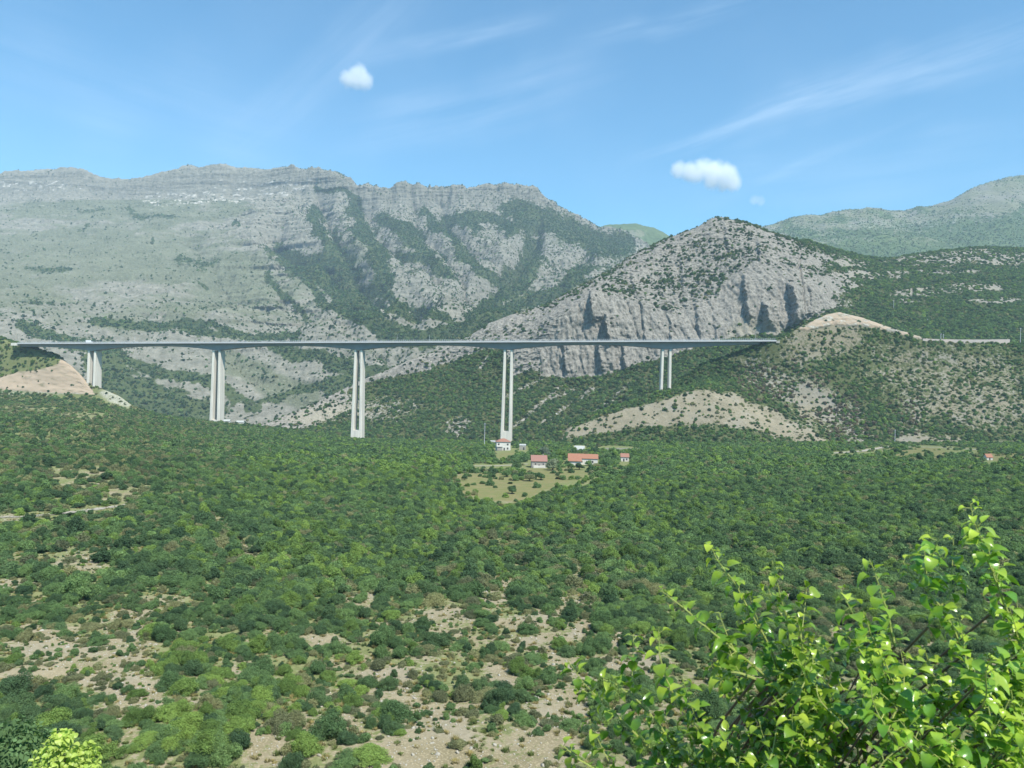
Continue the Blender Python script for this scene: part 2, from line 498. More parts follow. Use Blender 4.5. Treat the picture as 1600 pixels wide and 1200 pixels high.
def a_cover(px, py, P):
    base = np.interp(py, [600, 640, 700, 800, 860, 900, 1000, 1100, 1200], [.70, .80, .93, .92, .84, .74, .58, .50, .46])
    base = base - 0.24 * blob(px, py, 110, 770, 200, 110) - 0.26 * blob(px, py, 100, 660, 220, 45)
    base = base + 0.35 * blob(px, py, 1250, 900, 400, 140) + 0.25 * blob(px, py, 330, 1090, 150, 90) + 0.3 * blob(px, py, 60, 1140, 90, 50) + .18 * blob(px, py, 400, 900, 260, 70)
    base = base + (0.34 * fbm(P[..., 0] / 28, P[..., 1] / 28, 3, 31) + 0.42 * fbm(P[..., 0] / 8, P[..., 1] / 8, 2, 33)) * np.interp(py, [690, 760, 900], [.3, .3, 1])
    base = base + .05 - .34 * np.clip(fbm(P[..., 0] / 7 + P[..., 1] / 40, P[..., 1] / 26, 3, 35) - .05, 0, 1) * np.interp(py, [700, 860], [.6, 1.5]) - 0.44 * a_bare(px, py, P) * np.interp(py, [690, 850], [.8, 1])
    base = np.clip(base, 0.02, 0.985)
    for c in HOUSE_CLEAR:
        base = base * (1 - blob(px, py, c[0], c[1], c[2], c[3], 0, 0.2))
    base = base * (1 - 0.94 * np.maximum(meadow(px, py) * np.interp(py, [742, 756], [.75, 1]), meadow(px, py - 7)))
    base = base * (1 - 0.95 * np.maximum(stroke(px, py, TRACK, 4, 0.3), .75 * stroke(px, py - 7, TRACK, 5, .3)))
    base = base * (1 - 0.9 * blob(px, py, 1435, 711, 60, 9)) * (1 - 0.85 * blob(px, py, 1570, 716, 60, 8))
    for tr in VALLEY_TRACKS:
        base = base * (1 - .95 * np.maximum(stroke(px, py, tr, 3, .3), stroke(px, py - 5, tr, 4, .4))) * (1 - .5 * blob(px, py, 880, 745, 60, 16))
    # steep cut face and crest of the left abutment
    cut = a_cut(px, py)
    return base * (1 - 0.95 * cut) * (1 - .7 * blob(px, py, 185, 620, 40, 16))

def a_masks(L):
    px, py, P = L.px, L.py, L.P
    bare = a_bare(px, py, P)
    m = {}
    m['soil'] = np.clip(0.62 + 0.4 * fbm(P[..., 0] / 14, P[..., 1] / 14, 3, 41), 0, 1)
    green = np.interp(py, [690, 800, 1000, 1200], [.9, .8, .6, .55]) + .45 * fbm(P[..., 0] / 8, P[..., 1] / 8, 3, 43) - 0.32 * bare
    m['veg'] = np.clip(green, 0, 1) * (1 - meadow(px, py))
    m['grass'] = np.clip(meadow(px, py) + 0.9 * blob(px, py, 1430, 708, 55, 10) + .7 * blob(px, py, 1565, 713, 60, 8) + .6 * blob(px, py, 800, 712, 30, 8) + .7 * blob(px, py, 860, 742, 70, 14), 0, 1)
    cutpoly = above(px, py, [(-300, 605), (0, 609), (150, 617), (170, 600), (300, 600)], 3) * (1 - above(px, py, [(-300, 590), (0, 589), (30, 581), (60, 578), (90, 569), (97, 557), (120, 575), (146, 612), (160, 640)], 3))
    m['cut'] = cutpoly * (px < 165) * np.clip(.75 + .7 * fbm(P[..., 0] / 14, P[..., 2] / 3.0, 3, 45), .3, 1)
    m['veg'] = m['veg'] * (1 - cutpoly)
    m['pale'] = 0.5 * blob(px, py, 185, 622, 36, 14, 20) + 0.4 * blob(px, py, 10, 615, 120, 6) + .45 * cutpoly * np.clip(.3 + fbm(P[..., 0] / 30, P[..., 2] / 1.6, 3, 46), 0, 1)
    return m
LA.px, LA.py = proj(LA.P)
mat_A = terrain_mat('stony_slope', (0.265, 0.238, 0.175), (0.185, 0.168, 0.118), (0.245, 0.212, 0.14), (0.18, 0.158, 0.098), (0.145, 0.168, 0.07), (0.18, 0.19, 0.09), 1.3, bump=0.6, bump_d=0.25)
finish_layer(LA, 'valley_slope', mat_A, a_masks(LA))

# ------------------------------------------------------------------ B: hill below the right end of the bridge
BX = [860, 960, 1040, 1100, 1160, 1240, 1300, 1400, 1500, 1600, 1900]
B_curves = [
    rows(BX, [742] * 11, [770, 765, 760, 755, 750, 750, 750, 750, 750, 750, 750]),
    rows(BX, [706, 690, 680, 678, 682, 690, 694, 693, 692, 690, 690], [800, 795, 790, 788, 788, 790, 795, 800, 800, 800, 800]),
    rows([860, 890, 940, 1000, 1050, 1100, 1140, 1200, 1260, 1300, 1400, 1600, 1900],
         [710, 668, 646, 628, 614, 606, 613, 630, 640, 640, 630, 620, 610], [850, 850, 852, 852, 854, 855, 855, 858, 860, 862, 862, 860, 860]),
    rows([860, 940, 1000, 1040, 1100, 1160, 1200, 1260, 1300, 1400, 1600, 1900],
         [740, 690, 655, 622, 600, 585, 578, 568, 575, 585, 580, 570], [900, 905, 910, 912, 906, 905, 900, 900, 900, 905, 905, 905]),
    rows([860, 940, 1000, 1040, 1100, 1176, 1207, 1230, 1255, 1290, 1310, 1345, 1390, 1440, 1500, 1580, 1640, 1900],
         [760, 700, 650, 612, 571, 543, 532.5, 524, 508, 493, 489, 497, 513, 528, 536, 537, 533, 520],
         [1000, 990, 970, 950, 935, 920, 906, 914, 930, 952, 960, 960, 955, 945, 940, 940, 940, 940]),
    rows(BX, [820, 780, 720, 680, 640, 600, 580, 575, 570, 570, 560], [1080, 1080, 1060, 1060, 1060, 1050, 1060, 1050, 1040, 1040, 1040]),
]
LB = make_layer(B_curves, 520, [40, 120, 80, 120, 40], 0.02, 0.93, [3, 5, 5, 5, 1, 5])
x, y = LB.P[..., 0], LB.P[..., 1]
cr = 1 - 0.8 * np.exp(-((LB.s[:, None] - 4) / 0.25) ** 2)
LB.P[..., 2] += cr * (5 * ridged(x / 90, y / 130, 4, 5) + 1.0 * fbm(x / 14, y / 14, 3, 6))
LB.px, LB.py = proj(LB.P)
LATE_CUT = True
def b_bare(px, py, P):
    wx, wy = warp(px, py, P, 14, 40)
    k = above(wx, wy, [(860, 690), (940, 676), (1020, 668), (1100, 664), (1180, 672), (1280, 700)], 8)
    kn = (1 - above(wx, wy, [(860, 672), (900, 664), (940, 648), (1000, 632), (1050, 617), (1100, 608), (1140, 616), (1200, 636), (1260, 668), (1290, 690)], 4)) * k
    b = kn
    b = np.maximum(b, 0.8 * blob(wx, wy, 1285, 530, 75, 34, -15))
    b = np.maximum(b, 0.62 * blob(wx, wy, 1490, 590, 150, 55, 8))
    b = np.maximum(b, 0.72 * blob(wx, wy, 1520, 630, 110, 40, 10))
    b = np.maximum(b, 0.5 * blob(wx, wy, 1400, 560, 70, 30, 8))
    b = np.maximum(b, 0.5 * blob(wx, wy, 1270, 640, 40, 40))
    for c in ((1165, 562, 22, 8), (1122, 546, 20, 9), (1080, 575, 10, 5), (1440, 690, 60, 10)):
        b = np.maximum(b, 0.7 * blob(wx, wy, *c))
    b = b * (1 - 0.8 * blob(wx, wy, 1190, 585, 60, 22, 12)) * (1 - 0.85 * blob(wx, wy, 1345, 660, 44, 60))
    return b
def b_burn(px, py, P):
    wx, wy = warp(px, py, P, 16, 50)
    return np.maximum(stroke(wx, wy, [(1190, 588), (1260, 610), (1320, 650), (1345, 695)], 26, .8), 0.6 * blob(wx, wy, 1420, 660, 30, 40))
def b_cover(px, py, P):
    c = 0.93 + 0.15 * fbm(P[..., 0] / 30, P[..., 1] / 30, 3, 51) - 0.70 * b_bare(px, py, P) - 0.25 * b_burn(px, py, P)
    c = c * (1 - 0.97 * b_cut(px, py))
    return np.clip(c, 0.03, 0.97)
def b_cut(px, py):
    a1 = 1 - above(px, py, [(1200, 500), (1255, 512), (1290, 486), (1310, 484), (1345, 490), (1390, 506), (1440, 524), (1470, 529)], 2)
    return a1 * above(px, py, [(1200, 508), (1262, 516), (1300, 508), (1345, 509), (1390, 518), (1440, 530), (1460, 528)], 3) * (px > 1250) * (px < 1452)
px, py, P = LB.px, LB.py, LB.P
P[..., 1] -= b_cut(px, py) * 4 * ridged(P[..., 0] / 12, P[..., 2] / 8, 3, 54)
bb = b_bare(px, py, P)
mB = {'soil': np.clip(0.32 + 0.42 * bb + .35 * fbm(P[..., 0] / 20, P[..., 2] / 16, 3, 55), 0, 1), 'cut': b_cut(px, py),
      'veg': np.clip(0.95 - .72 * bb - .5 * b_burn(px, py, P) + .3 * fbm(P[..., 0] / 13, P[..., 2] / 10, 3, 56), 0, 1) * (1 - b_cut(px, py)), 'pale': np.clip(0.22 * bb + .35 * b_cut(px, py) + .25 * fbm(P[..., 0] / 9, P[..., 1] / 9 + P[..., 2] / 7, 3, 52), 0, 1)}
mB['cut'] = mB['cut'] * np.clip(.65 + .9 * fbm(P[..., 0] / 16, P[..., 2] / 6, 3, 53), .2, 1)
mat_B = terrain_mat('scrub_hill', (0.30, 0.275, 0.225), (0.21, 0.195, 0.155), (0.275, 0.24, 0.17), (0.21, 0.185, 0.13), (0.10, 0.12, 0.05), (0.13, 0.14, 0.07), 0.35, bump=0.6, bump_d=1.0)
finish_layer(LB, 'abutment_hill', mat_B, mB)

# ------------------------------------------------------------------ C: rocky peak, gorge flank and the wooded slope to its right
C_SKY = [(330, 705), (395, 670), (440, 652), (500, 626), (560, 596), (600, 580), (640, 563), (680, 549), (731, 526), (766, 505), (801, 491), (850, 478), (902, 450), (955, 422),
         (983, 402), (1000, 393), (1030, 378), (1060, 366), (1085, 357), (1098, 350), (1112, 341), (1128, 339), (1142, 343), (1160, 347), (1180, 353), (1200, 362), (1222, 368),
         (1240, 375), (1262, 378), (1280, 384), (1305, 390), (1330, 397), (1352, 402), (1380, 405), (1400, 404), (1425, 399), (1470, 393), (1520, 388), (1560, 387), (1600, 389), (1700, 392), (1900, 380)]
CSX = [p[0] for p in C_SKY]; CSY = [p[1] for p in C_SKY]
def csky(xx): return float(np.interp(xx, CSX, CSY))
CX_ = [330, 395, 500, 600, 700, 800, 900, 1000, 1100, 1200, 1300, 1400, 1600, 1900]
C_curves = [
    rows(CX_, [760] * 14, [1010, 1010, 1010, 1020, 1030, 1040, 1050, 1060, 1060, 1060, 1060, 1060, 1060, 1060]),
    rows(CX_, [724, 700, 690, 690, 692, 690, 685, 660, 640, 620, 600, 590, 585, 580], [1090, 1090, 1090, 1090, 1090, 1090, 1090, 1080, 1070, 1070, 1070, 1070, 1070, 1070]),
    # foot of the cliffs / mid slope
    rows([330, 395, 500, 600, 700, 760, 830, 880, 930, 1000, 1060, 1120, 1200, 1240, 1300, 1400, 1600, 1900],
         [715, 685, 662, 636, 612, 596, 585, 588, 584, 572, 556, 542, 528, 512, 500, 500, 500, 490],
         [1180, 1190, 1210, 1240, 1250, 1250, 1245, 1235, 1230, 1225, 1220, 1220, 1220, 1230, 1240, 1260, 1280, 1280]),
    # head of the cliffs
    rows([330, 395, 500, 600, 700, 760, 830, 880, 930, 1000, 1060, 1120, 1180, 1240, 1300, 1400, 1600, 1900],
         [708, 676, 640, 604, 572, 545, 520, 490, 462, 470, 482, 468, 436, 432, 448, 452, 445, 440],
         [1200, 1215, 1260, 1310, 1320, 1315, 1300, 1280, 1285, 1295, 1300, 1305, 1310, 1315, 1360, 1430, 1500, 1500]),
    [(a_, b_, float(np.interp(a_, [330, 500, 700, 800, 1000, 1115, 1200, 1400, 1600, 1900], [1215, 1290, 1370, 1420, 1500, 1530, 1540, 1750, 1900, 1950]))) for a_, b_ in C_SKY],
    [(a_, b_ + 130, float(np.interp(a_, [330, 500, 700, 800, 1000, 1115, 1200, 1400, 1600, 1900], [1400, 1500, 1570, 1650, 1720, 1750, 1760, 1950, 2100, 2150]))) for a_, b_ in C_SKY],
]
LC = make_layer(C_curves, 1350, [30, 130, 240, 270, 30], -0.46, 0.93, [5, 9, 7, 9, 1, 9])
LC.px, LC.py = proj(LC.P)
def c_cliff(px, py, P):
    wx, wy = warp(px, py, P, 10, 60)
    top = [(840, 560), (880, 500), (905, 462), (930, 452), (965, 462), (1000, 474), (1040, 492), (1080, 486), (1110, 470), (1150, 428), (1180, 408), (1215, 425), (1260, 432), (1300, 455), (1310, 480)]
    bot = [(800, 590), (880, 588), (940, 586), (1000, 566), (1060, 548), (1120, 530), (1180, 522), (1215, 524), (1245, 505), (1290, 485), (1320, 478)]
    return (1 - above(wx, wy, top, 6)) * above(wx, wy, bot, 4) * (px > 845) * (px < 1315)
px, py, P = LC.px, LC.py, LC.P
s_ = LC.s[:, None]
cl = c_cliff(px, py, P)
edge = np.clip(1 - 0.92 * np.exp(-((s_ - 4) / 0.12) ** 2), 0, 1)
x, z = P[..., 0], P[..., 2]
flute = .9 * ridged(x / 30, z / 75, 4, 61) + 0.55 * ridged((x - .2 * z) / 10, z / 26, 3, 62)
flute = flute + .42 * ridged(x / 8, z / 15, 3, 76) + .45 * ridged((x + .35 * z) / 14, (z - .3 * x) / 34, 4, 67) - .5 * np.clip(.25 - np.abs(fbm((x + .25 * z) / 30, z / 110, 3, 68)), 0, 1) * 4
push = cl * (8.0 * flute) + (1 - cl) * edge * sstep(560, 760, px) * sstep(1345, 1300, px) * (7 * ridged(x / 40, z / 46, 4, 63) + 6.5 * ridged(x / 17, z / 12, 3, 66) + 2.6 * ridged(x / 6, z / 5, 2, 69))
# recesses and chimneys that open in the cliff
rec = np.zeros_like(px)
for pts, w, dpt in (([(923, 462), (921, 482)], 4, 26), ([(938, 474), (936, 486)], 3, 14), ([(948, 500), (951, 526)], 7, 34), ([(930, 535), (940, 560)], 5, 16),
                    ([(1160, 440), (1156, 470), (1158, 488)], 4, 30), ([(1189, 478), (1187, 505)], 4.5, 42), ([(1229, 452), (1223, 490)], 6, 52), ([(1181, 388), (1178, 402)], 4, 18),
                    ([(1165, 460), (1176, 440), (1180, 415)], 2.5, 12), ([(966, 540), (972, 566)], 4, 14), ([(868, 560), (876, 578)], 6, 14), ([(1210, 448), (1208, 470)], 2.5, 12), ([(1000, 500), (1004, 530)], 2.5, 9), ([(1050, 498), (1046, 530)], 2, 8),
                    ([(1090, 490), (1088, 520)], 2, 8), ([(985, 480), (980, 530)], 2, 8)):
    continue
    rec = np.maximum(rec, stroke(px + 5 * fbm(x / 22, z / 30, 3, 77), py + 9 * fbm(x / 22, z / 30, 3, 78), pts, w * .8, .6) * dpt * 1.15)
wz = 4.5 * fbm(z / 16, x / 60, 3, 79) + 1.5 * fbm(z / 5, x / 20, 2, 80)
for x0, y0, y1, A_, wd_ in ((921, 455, 505, 24, 16), (945, 494, 536, 30, 22), (934, 532, 580, 20, 22), (1157, 432, 505, 24, 24), (1187, 470, 514, 32, 24), (1227, 440, 508, 38, 34), (1180, 376, 410, 16, 20), (1000, 470, 545, 9, 20),
                           (1042, 486, 548, 10, 18), (1085, 474, 542, 11, 20), (972, 536, 580, 14, 18), (1112, 490, 535, 9, 16), (880, 540, 590, 12, 20), (1130, 350, 400, 9, 16), (1060, 400, 450, 8, 18), (985, 420, 470, 8, 20), (1255, 450, 490, 12, 18)):
    xx = px - x0 - wz - .12 * (py - y0)
    prof = sstep(y0 - 8, y0 + 14, py + 2 * wz) * sstep(y1 + 8, y1 - 14, py - wz)
    push = push + A_ * prof * sstep(-1.2, 1.8, xx) * np.exp(-np.clip(xx, 0, None) / wd_)
P[..., 1] -= push - rec
P[..., 0] -= (push - rec) * 0.15
P[..., 2] += edge * (1 - cl) * 4.0 * fbm(P[..., 0] / 35, P[..., 1] / 35, 4, 64) + np.where(px > 1250, edge * 7 * ridged(P[..., 0] / 130, P[..., 1] / 200, 3, 65), 0)
LC.px, LC.py = proj(P)
def c_wood(px, py, P):
    """dense wood: lower gorge slope and the broad slope right of the peak"""
    wx, wy = warp(px, py, P, 12, 60)
    lo = 1 - above(wx, wy, [(330, 690), (400, 672), (480, 640), (570, 597), (668, 580), (745, 548), (790, 545), (800, 590), (829, 576), (880, 588), (930, 586), (1000, 570), (1060, 552), (1110, 540), (1150, 520), (1185, 506), (1215, 522), (1232, 512), (1290, 490), (1330, 478)], 4)
    lo = lo * (1 - .9 * blob(wx, wy, 480, 645, 85, 26, -12) ) * (1 - .7 * blob(wx, wy, 715, 665, 22, 18, -30)) * (1 - .55 * blob(wx, wy, 610, 640, 60, 22, -10))
    for pts in ([(880, 600), (800, 668)], [(850, 590), (790, 620)], [(930, 610), (850, 660)], [(760, 560), (745, 574)], [(980, 600), (930, 640)], [(905, 605), (860, 625)]):
        lo = lo * (1 - 0.6 * stroke(wx, wy, pts, 4.5, .8))
    r = 1 - above(wx, wy, [(1200, 300), (1215, 372), (1260, 398), (1330, 470), (1340, 520)], 8) * 1.0
    rr = sstep(1235, 1330, wx - 0.55 * (wy - 400))
    up = np.maximum(0, blob(wx, wy, 1180, 515, 50, 22))
    return np.clip(np.maximum(np.maximum(lo, rr), up * 1.2), 0, 1)
def c_rockpatch(px, py, P):
    wx, wy = warp(px, py, P, 14, 70)
    b = np.zeros_like(wx)
    for c in ((1500, 402, 130, 12, -2), (1405, 430, 22, 7), (1580, 405, 70, 12), (1330, 410, 30, 8), (1530, 448, 60, 8), (1450, 455, 60, 7), (1420, 470, 30, 5), (1560, 470, 50, 5), (1350, 430, 30, 10), (1480, 425, 60, 6), (1310, 440, 40, 14), (1290, 405, 30, 10)):
        b = np.maximum(b, blob(wx, wy, *c))
    return b
def c_cover(px, py, P):
    w = c_wood(px, py, P)
    c = 0.20 + 0.70 * w + (0.60 - .35 * w) * fbm(P[..., 0] / 50, P[..., 1] / 50 + P[..., 2] / 60, 3, 71)
    c = c + 0.35 * stroke(px, py, [(960, 470), (1060, 440), (1150, 450)], 16) * (1 - w) + .3 * blob(px, py, 1120, 410, 60, 30) - 0.12 * blob(px, py, 860, 510, 80, 50)
    c = c + .25 * stroke(px, py, [(1150, 343), (1200, 360), (1300, 390)], 4)
    c = c - (.45 + 0.9 * fbm(P[..., 0] / 16, P[..., 1] / 22, 2, 73).clip(-.4, 1.2)) * c_rockpatch(px, py, P) - .5 * w * np.clip(fbm(P[..., 0] / 22, P[..., 1] / 40, 3, 74) - .12, 0, 1)
    return np.clip(c * (1 - 0.93 * c_cliff(px, py, P)), 0.01, 0.96)
px, py = LC.px, LC.py
w = c_wood(px, py, P); cl2 = c_cliff(px, py, P)
mC = {'veg': np.clip(0.12 + 0.9 * w - 0.75 * c_rockpatch(px, py, P) + .22 * fbm(P[..., 0] / 30, P[..., 2] / 30, 3, 72), 0, 1) * (1 - cl2),
      'soil': np.clip(.55 * blob(px, py, 500, 645, 80, 20) + .5 * w, 0, 1), 'pale': 0.30 * c_rockpatch(px, py, P) + 0.12 * cl2}
mat_C = terrain_mat('grey_limestone', (0.37, 0.345, 0.295), (0.135, 0.128, 0.11), (0.33, 0.30, 0.23), (0.27, 0.25, 0.19), (0.075, 0.095, 0.04), (0.11, 0.12, 0.055), 0.2, (1, 1, 0.6), bump=1.0, bump_d=4.0)
finish_layer(LC, 'rocky_peak', mat_C, mC, smooth=False)

# ------------------------------------------------------------------ E: the long mountain
E_SKY = [(-300, 268), (-120, 285), (0, 276), (22, 274), (44, 274), (61, 273), (85, 270), (115, 267), (132, 271), (148, 280), (175, 285), (202, 286), (236, 281), (260, 275), (287, 267), (312, 267), (337, 264), (352, 266), (368, 271), (398, 269), (425, 270),
         (456, 270), (472, 278), (490, 278), (510, 280), (526, 284), (540, 292), (556, 303), (577, 306), (604, 307), (629, 304), (650, 307), (668, 311), (690, 308), (710, 307), (738, 311), (759, 305), (780, 305), (800, 308), (815, 311),
         (836, 317), (857, 332), (870, 343), (881, 350), (902, 357), (916, 362), (940, 373), (975, 386), (1000, 396), (1060, 430), (1120, 470)]
ex = [p[0] for p in E_SKY]; ey = [p[1] for p in E_SKY]
def esky(xx): return float(np.interp(xx, ex, ey))
EX = [-300, 0, 100, 200, 300, 400, 480, 560, 640, 720, 800, 900, 1000, 1120]
E_curves = [
    rows(EX, [760] * 14, [1500] * 14),
    rows(EX, [640, 650, 650, 655, 660, 662, 660, 650, 640, 640, 640, 640, 640, 640], [1650, 1650, 1660, 1700, 1750, 1800, 1800, 1800, 1800, 1800, 1800, 1800, 1800, 1800]),
    rows(EX, [520, 530, 540, 545, 545, 550, 556, 562, 566, 566, 564, 560, 560, 560], [2150, 2150, 2150, 2200, 2250, 2250, 2250, 2200, 2200, 2200, 2250, 2250, 2250, 2250]),
    rows(EX, [438, 445, 452, 455, 455, 462, 470, 480, 500, 505, 490, 470, 470, 490], [3000, 3000, 3000, 3000, 3000, 2950, 2850, 2750, 2650, 2650, 2750, 2800, 2800, 2800]),
    rows(EX, [338, 340, 342, 345, 340, 335, 352, 370, 390, 395, 395, 415, 430, 460], [4150, 4150, 4150, 4150, 4150, 4100, 3900, 3750, 3500, 3500, 3500, 3400, 3300, 3300]),
    [(a_, b_ + float(np.interp(a_, [-300, 0, 200, 300, 450, 500, 540, 600, 740, 800, 900, 1100], [46, 46, 40, 54, 50, 46, 44, 44, 34, 30, 22, 14])), float(np.interp(a_, [0, 400, 560, 760, 900, 1120], [4400, 4350, 4050, 4000, 3900, 3700]))) for a_, b_ in E_SKY],
    [(a_, b_, float(np.interp(a_, [0, 400, 560, 760, 900, 1120], [4560, 4500, 4180, 4150, 4050, 3850]))) for a_, b_ in E_SKY],
    [(a_, b_ + 45, float(np.interp(a_, [0, 400, 560, 760, 900, 1120], [5200, 5200, 5000, 4900, 4700, 4500]))) for a_, b_ in E_SKY],
]
LE = make_layer(E_curves, 1350, [20, 100, 150, 200, 80, 130, 16], -0.98, 0.28, [9, 15, 25, 35, 25, 5, 1, 9])
LE.px, LE.py = proj(LE.P)
px, py, P = LE.px, LE.py, LE.P
s_ = LE.s[:, None]
edge = np.clip(1 - np.exp(-((s_ - 6) / 0.16) ** 2), 0, 1)
x, y, z = P[..., 0], P[..., 1], P[..., 2]
body = sstep(0.5, 1.5, s_) * edge
rough = np.interp(px, [0, 420, 520, 760], [0.55, 0.7, 1.1, 1.1]) * np.interp(s_, [0, 2, 3, 4, 5], [1.2, 1.2, .8, .6, .6])
dz = rough * (92 * ridged(x / 420, y / 1100, 3, 81) + 42 * ridged(x / 130, y / 300, 3, 82)) + 20 * ridged(x / 62, y / 110, 4, 83) + 9 * ridged(x / 22, y / 34, 3, 86)
GULLIES = [([(432, 392), (470, 420), (520, 445), (565, 480), (600, 510), (640, 530), (655, 560)], 15, 130), ([(560, 322), (575, 360), (600, 400), (640, 440), (680, 470)], 9, 55),
           ([(835, 385), (822, 420), (800, 455), (770, 480), (735, 515), (700, 545)], 12, 110), ([(910, 430), (860, 462), (800, 478)], 10, 70),
           ([(690, 330), (700, 370), (730, 410), (760, 440), (800, 458)], 8, 50), ([(500, 320), (515, 380), (545, 430), (580, 490)], 9, 70),
           ([(640, 320), (650, 370), (690, 420), (720, 470), (730, 510)], 7, 40), ([(300, 390), (330, 430), (350, 470), (400, 520)], 12, 30),
           ([(440, 500), (480, 540), (520, 590), (600, 620)], 10, 35), ([(60, 470), (180, 520), (330, 570), (400, 640)], 10, 25), ([(840, 380), (850, 355), (820, 330)], 6, 25)]
for pts, w_, d_ in GULLIES:
    q = line_d(px + 7 * fbm(x / 160, y / 260, 3, 84), py + 4 * fbm(x / 160, y / 260, 3, 85), pts)
    dz = dz - d_ * np.exp(-(q / w_) ** 1.4) + 0.22 * d_ * np.exp(-((q - 2.4 * w_) / (1.1 * w_)) ** 2)
P[..., 2] += body * dz
led = sstep(.5, 2.6, s_) * (1 - sstep(4.6, 5.2, s_)) * np.interp(px, [0, 330, 430, 520, 640], [.35, .6, 1.3, .9, .5])
P[..., 1] += led * 26 * fbm(P[..., 2] / 30 + .5 * fbm(x / 240, y / 400, 2, 75), x / 900, 3, 70)
# rock band below the summit: stepped strata
band = np.exp(-((s_ - 5.45) / 0.45) ** 2) * edge
st = z + 12 * fbm(x / 300, y / 300, 3, 87)
P[..., 1] += band * 30 * fbm(st / 34, x / 500, 3, 89) * np.interp(px, [400, 600], [0.32, 0.5])
P[..., 1] -= band * np.interp(px, [440, 540], [12, 28]) * ridged(x / 60, z / 300, 4, 88)
LE.px, LE.py = proj(P)
E_VEG = [([(432, 392), (470, 420), (520, 445), (565, 480), (600, 510), (650, 530)], 17), ([(450, 400), (500, 410), (560, 430)], 14), ([(556, 315), (560, 350), (590, 400), (600, 440), (570, 470)], 12),
         ([(500, 300), (535, 297), (560, 310)], 5), ([(490, 330), (500, 360), (530, 400), (560, 450)], 13), ([(835, 385), (822, 420), (800, 455), (760, 485), (730, 515), (690, 525)], 14), ([(910, 425), (860, 462), (800, 482), (740, 510)], 12),
         ([(800, 325), (850, 345), (900, 365), (970, 385)], 18), ([(690, 345), (720, 390), (750, 425), (790, 450)], 8), ([(600, 345), (640, 360), (670, 400), (700, 430)], 9), ([(630, 400), (690, 410)], 8), ([(560, 480), (600, 520), (680, 528)], 13),
         ([(700, 345), (760, 340), (800, 360)], 9), ([(150, 500), (240, 512), (330, 505), (380, 525)], 9), ([(270, 505), (300, 520), (360, 524), (460, 528)], 8), ([(40, 510), (100, 528), (160, 545), (230, 575), (330, 600), (400, 640)], 11), ([(160, 560), (200, 600), (260, 635), (330, 650)], 34), ([(180, 600), (250, 645)], 26),
         ([(130, 330), (190, 326), (230, 338)], 6), ([(240, 336), (290, 340)], 4), ([(285, 405), (320, 415), (335, 408)], 10), ([(310, 440), (318, 452)], 6), ([(40, 420), (60, 425), (110, 420)], 7), ([(40, 470), (80, 475)], 5), ([(130, 362), (142, 352)], 4), ([(232, 374), (236, 386)], 4), ([(365, 350), (372, 346)], 3),
         ([(430, 540), (500, 560), (560, 580), (620, 590)], 12), ([(520, 610), (600, 600)], 12), ([(480, 440), (500, 470), (560, 500)], 8), ([(420, 430), (440, 460), (480, 500)], 6), ([(620, 480), (650, 500)], 8), ([(660, 330), (680, 360)], 6), ([(380, 640), (470, 610), (560, 590)], 8), ([(590, 460), (640, 480), (700, 500)], 7)]
def e_veg(px, py, P):
    wx = px + 20 * fbm(P[..., 0] / 170, P[..., 1] / 260, 5, 91); wy = py + 12 * fbm(P[..., 0] / 170, P[..., 1] / 260, 5, 92)
    v = np.zeros_like(wx)
    for pts, w_ in E_VEG:
        v = np.maximum(v, (.62 if max(q[0] for q in pts) < 345 and w_ < 11 else 1.0) * np.exp(-(line_d(wx, wy, pts) / (w_ * .95)) ** 2))
    # slopes right of the corner are generally wooded in patches
    v = .92 * v + np.interp(px, [430, 540, 1000], [.02, .27, .30]) * np.interp(py, [300, 345, 540], [.3, 1, .8]) + (.46 * fbm(P[..., 0] / 120, P[..., 1] / 230, 4, 93) + .34 * fbm(P[..., 0] / 30, P[..., 1] / 50, 3, 96)) * np.interp(px, [380, 560], [.75, 1])
    return sstep(.06, .92, v)
ev = e_veg(LE.px, LE.py, P)
px, py = LE.px, LE.py
below = py - np.interp(px, ex, ey)
khaki = np.clip(-.22 - .45 * blob(px, py, 190, 458, 110, 22) - .3 * blob(px, py, 330, 370, 60, 30) + .55 * fbm(x / 110, z / 30, 4, 98) + .75 * blob(px, py, 220, 420, 330, 80) + .6 * blob(px, py, 250, 325, 300, 16) + .8 * stroke(px, py, [(350, 560), (420, 600), (480, 620)], 20) + .35 + .25 * fbm(x / 200, y / 400, 3, 94) - .5 * blob(px, py, 640, 320, 130, 26) - .6 * blob(px, py, 445, 350, 60, 70) - .5 * (py < 312), 0, 1)
pale = np.clip(.65 + 1.3 * fbm(x / 70, z / 26, 4, 97), 0.15, 1.15) * np.clip(0.95 * stroke(px, py, [(230, 314), (400, 306), (440, 294), (485, 292)], 11) + .5 * blob(px, py, 330, 288, 110, 22) + .4 * blob(px, py, 90, 290, 100, 18) + .8 * blob(px, py, 440, 292, 40, 14, -12) + .65 * blob(px, py, 40, 290, 90, 10) + .5 * stroke(px, py, [(530, 322), (640, 320), (740, 322)], 11) + .5 * stroke(px, py, [(0, 318), (150, 328), (300, 330)], 3) + .25 * fbm(x / 60, z / 18, 3, 95), 0, 1) * (1 - ev)
mE = {'veg': ev * .98, 'soil': khaki, 'pale': np.clip(pale * .72 * (.6 + 1.1 * fbm(x / 24, z / 14, 3, 99)), 0, 1)}
mat_E = terrain_mat('mountain_rock', (0.275, 0.262, 0.215), (0.145, 0.147, 0.115), (0.155, 0.165, 0.112), (0.118, 0.13, 0.085), (0.06, 0.085, 0.04), (0.09, 0.115, 0.05), 0.045, (1, .7, 1.8), bump=0.9, bump_d=8)
finish_layer(LE, 'long_mountain', mat_E, mE, smooth=False)

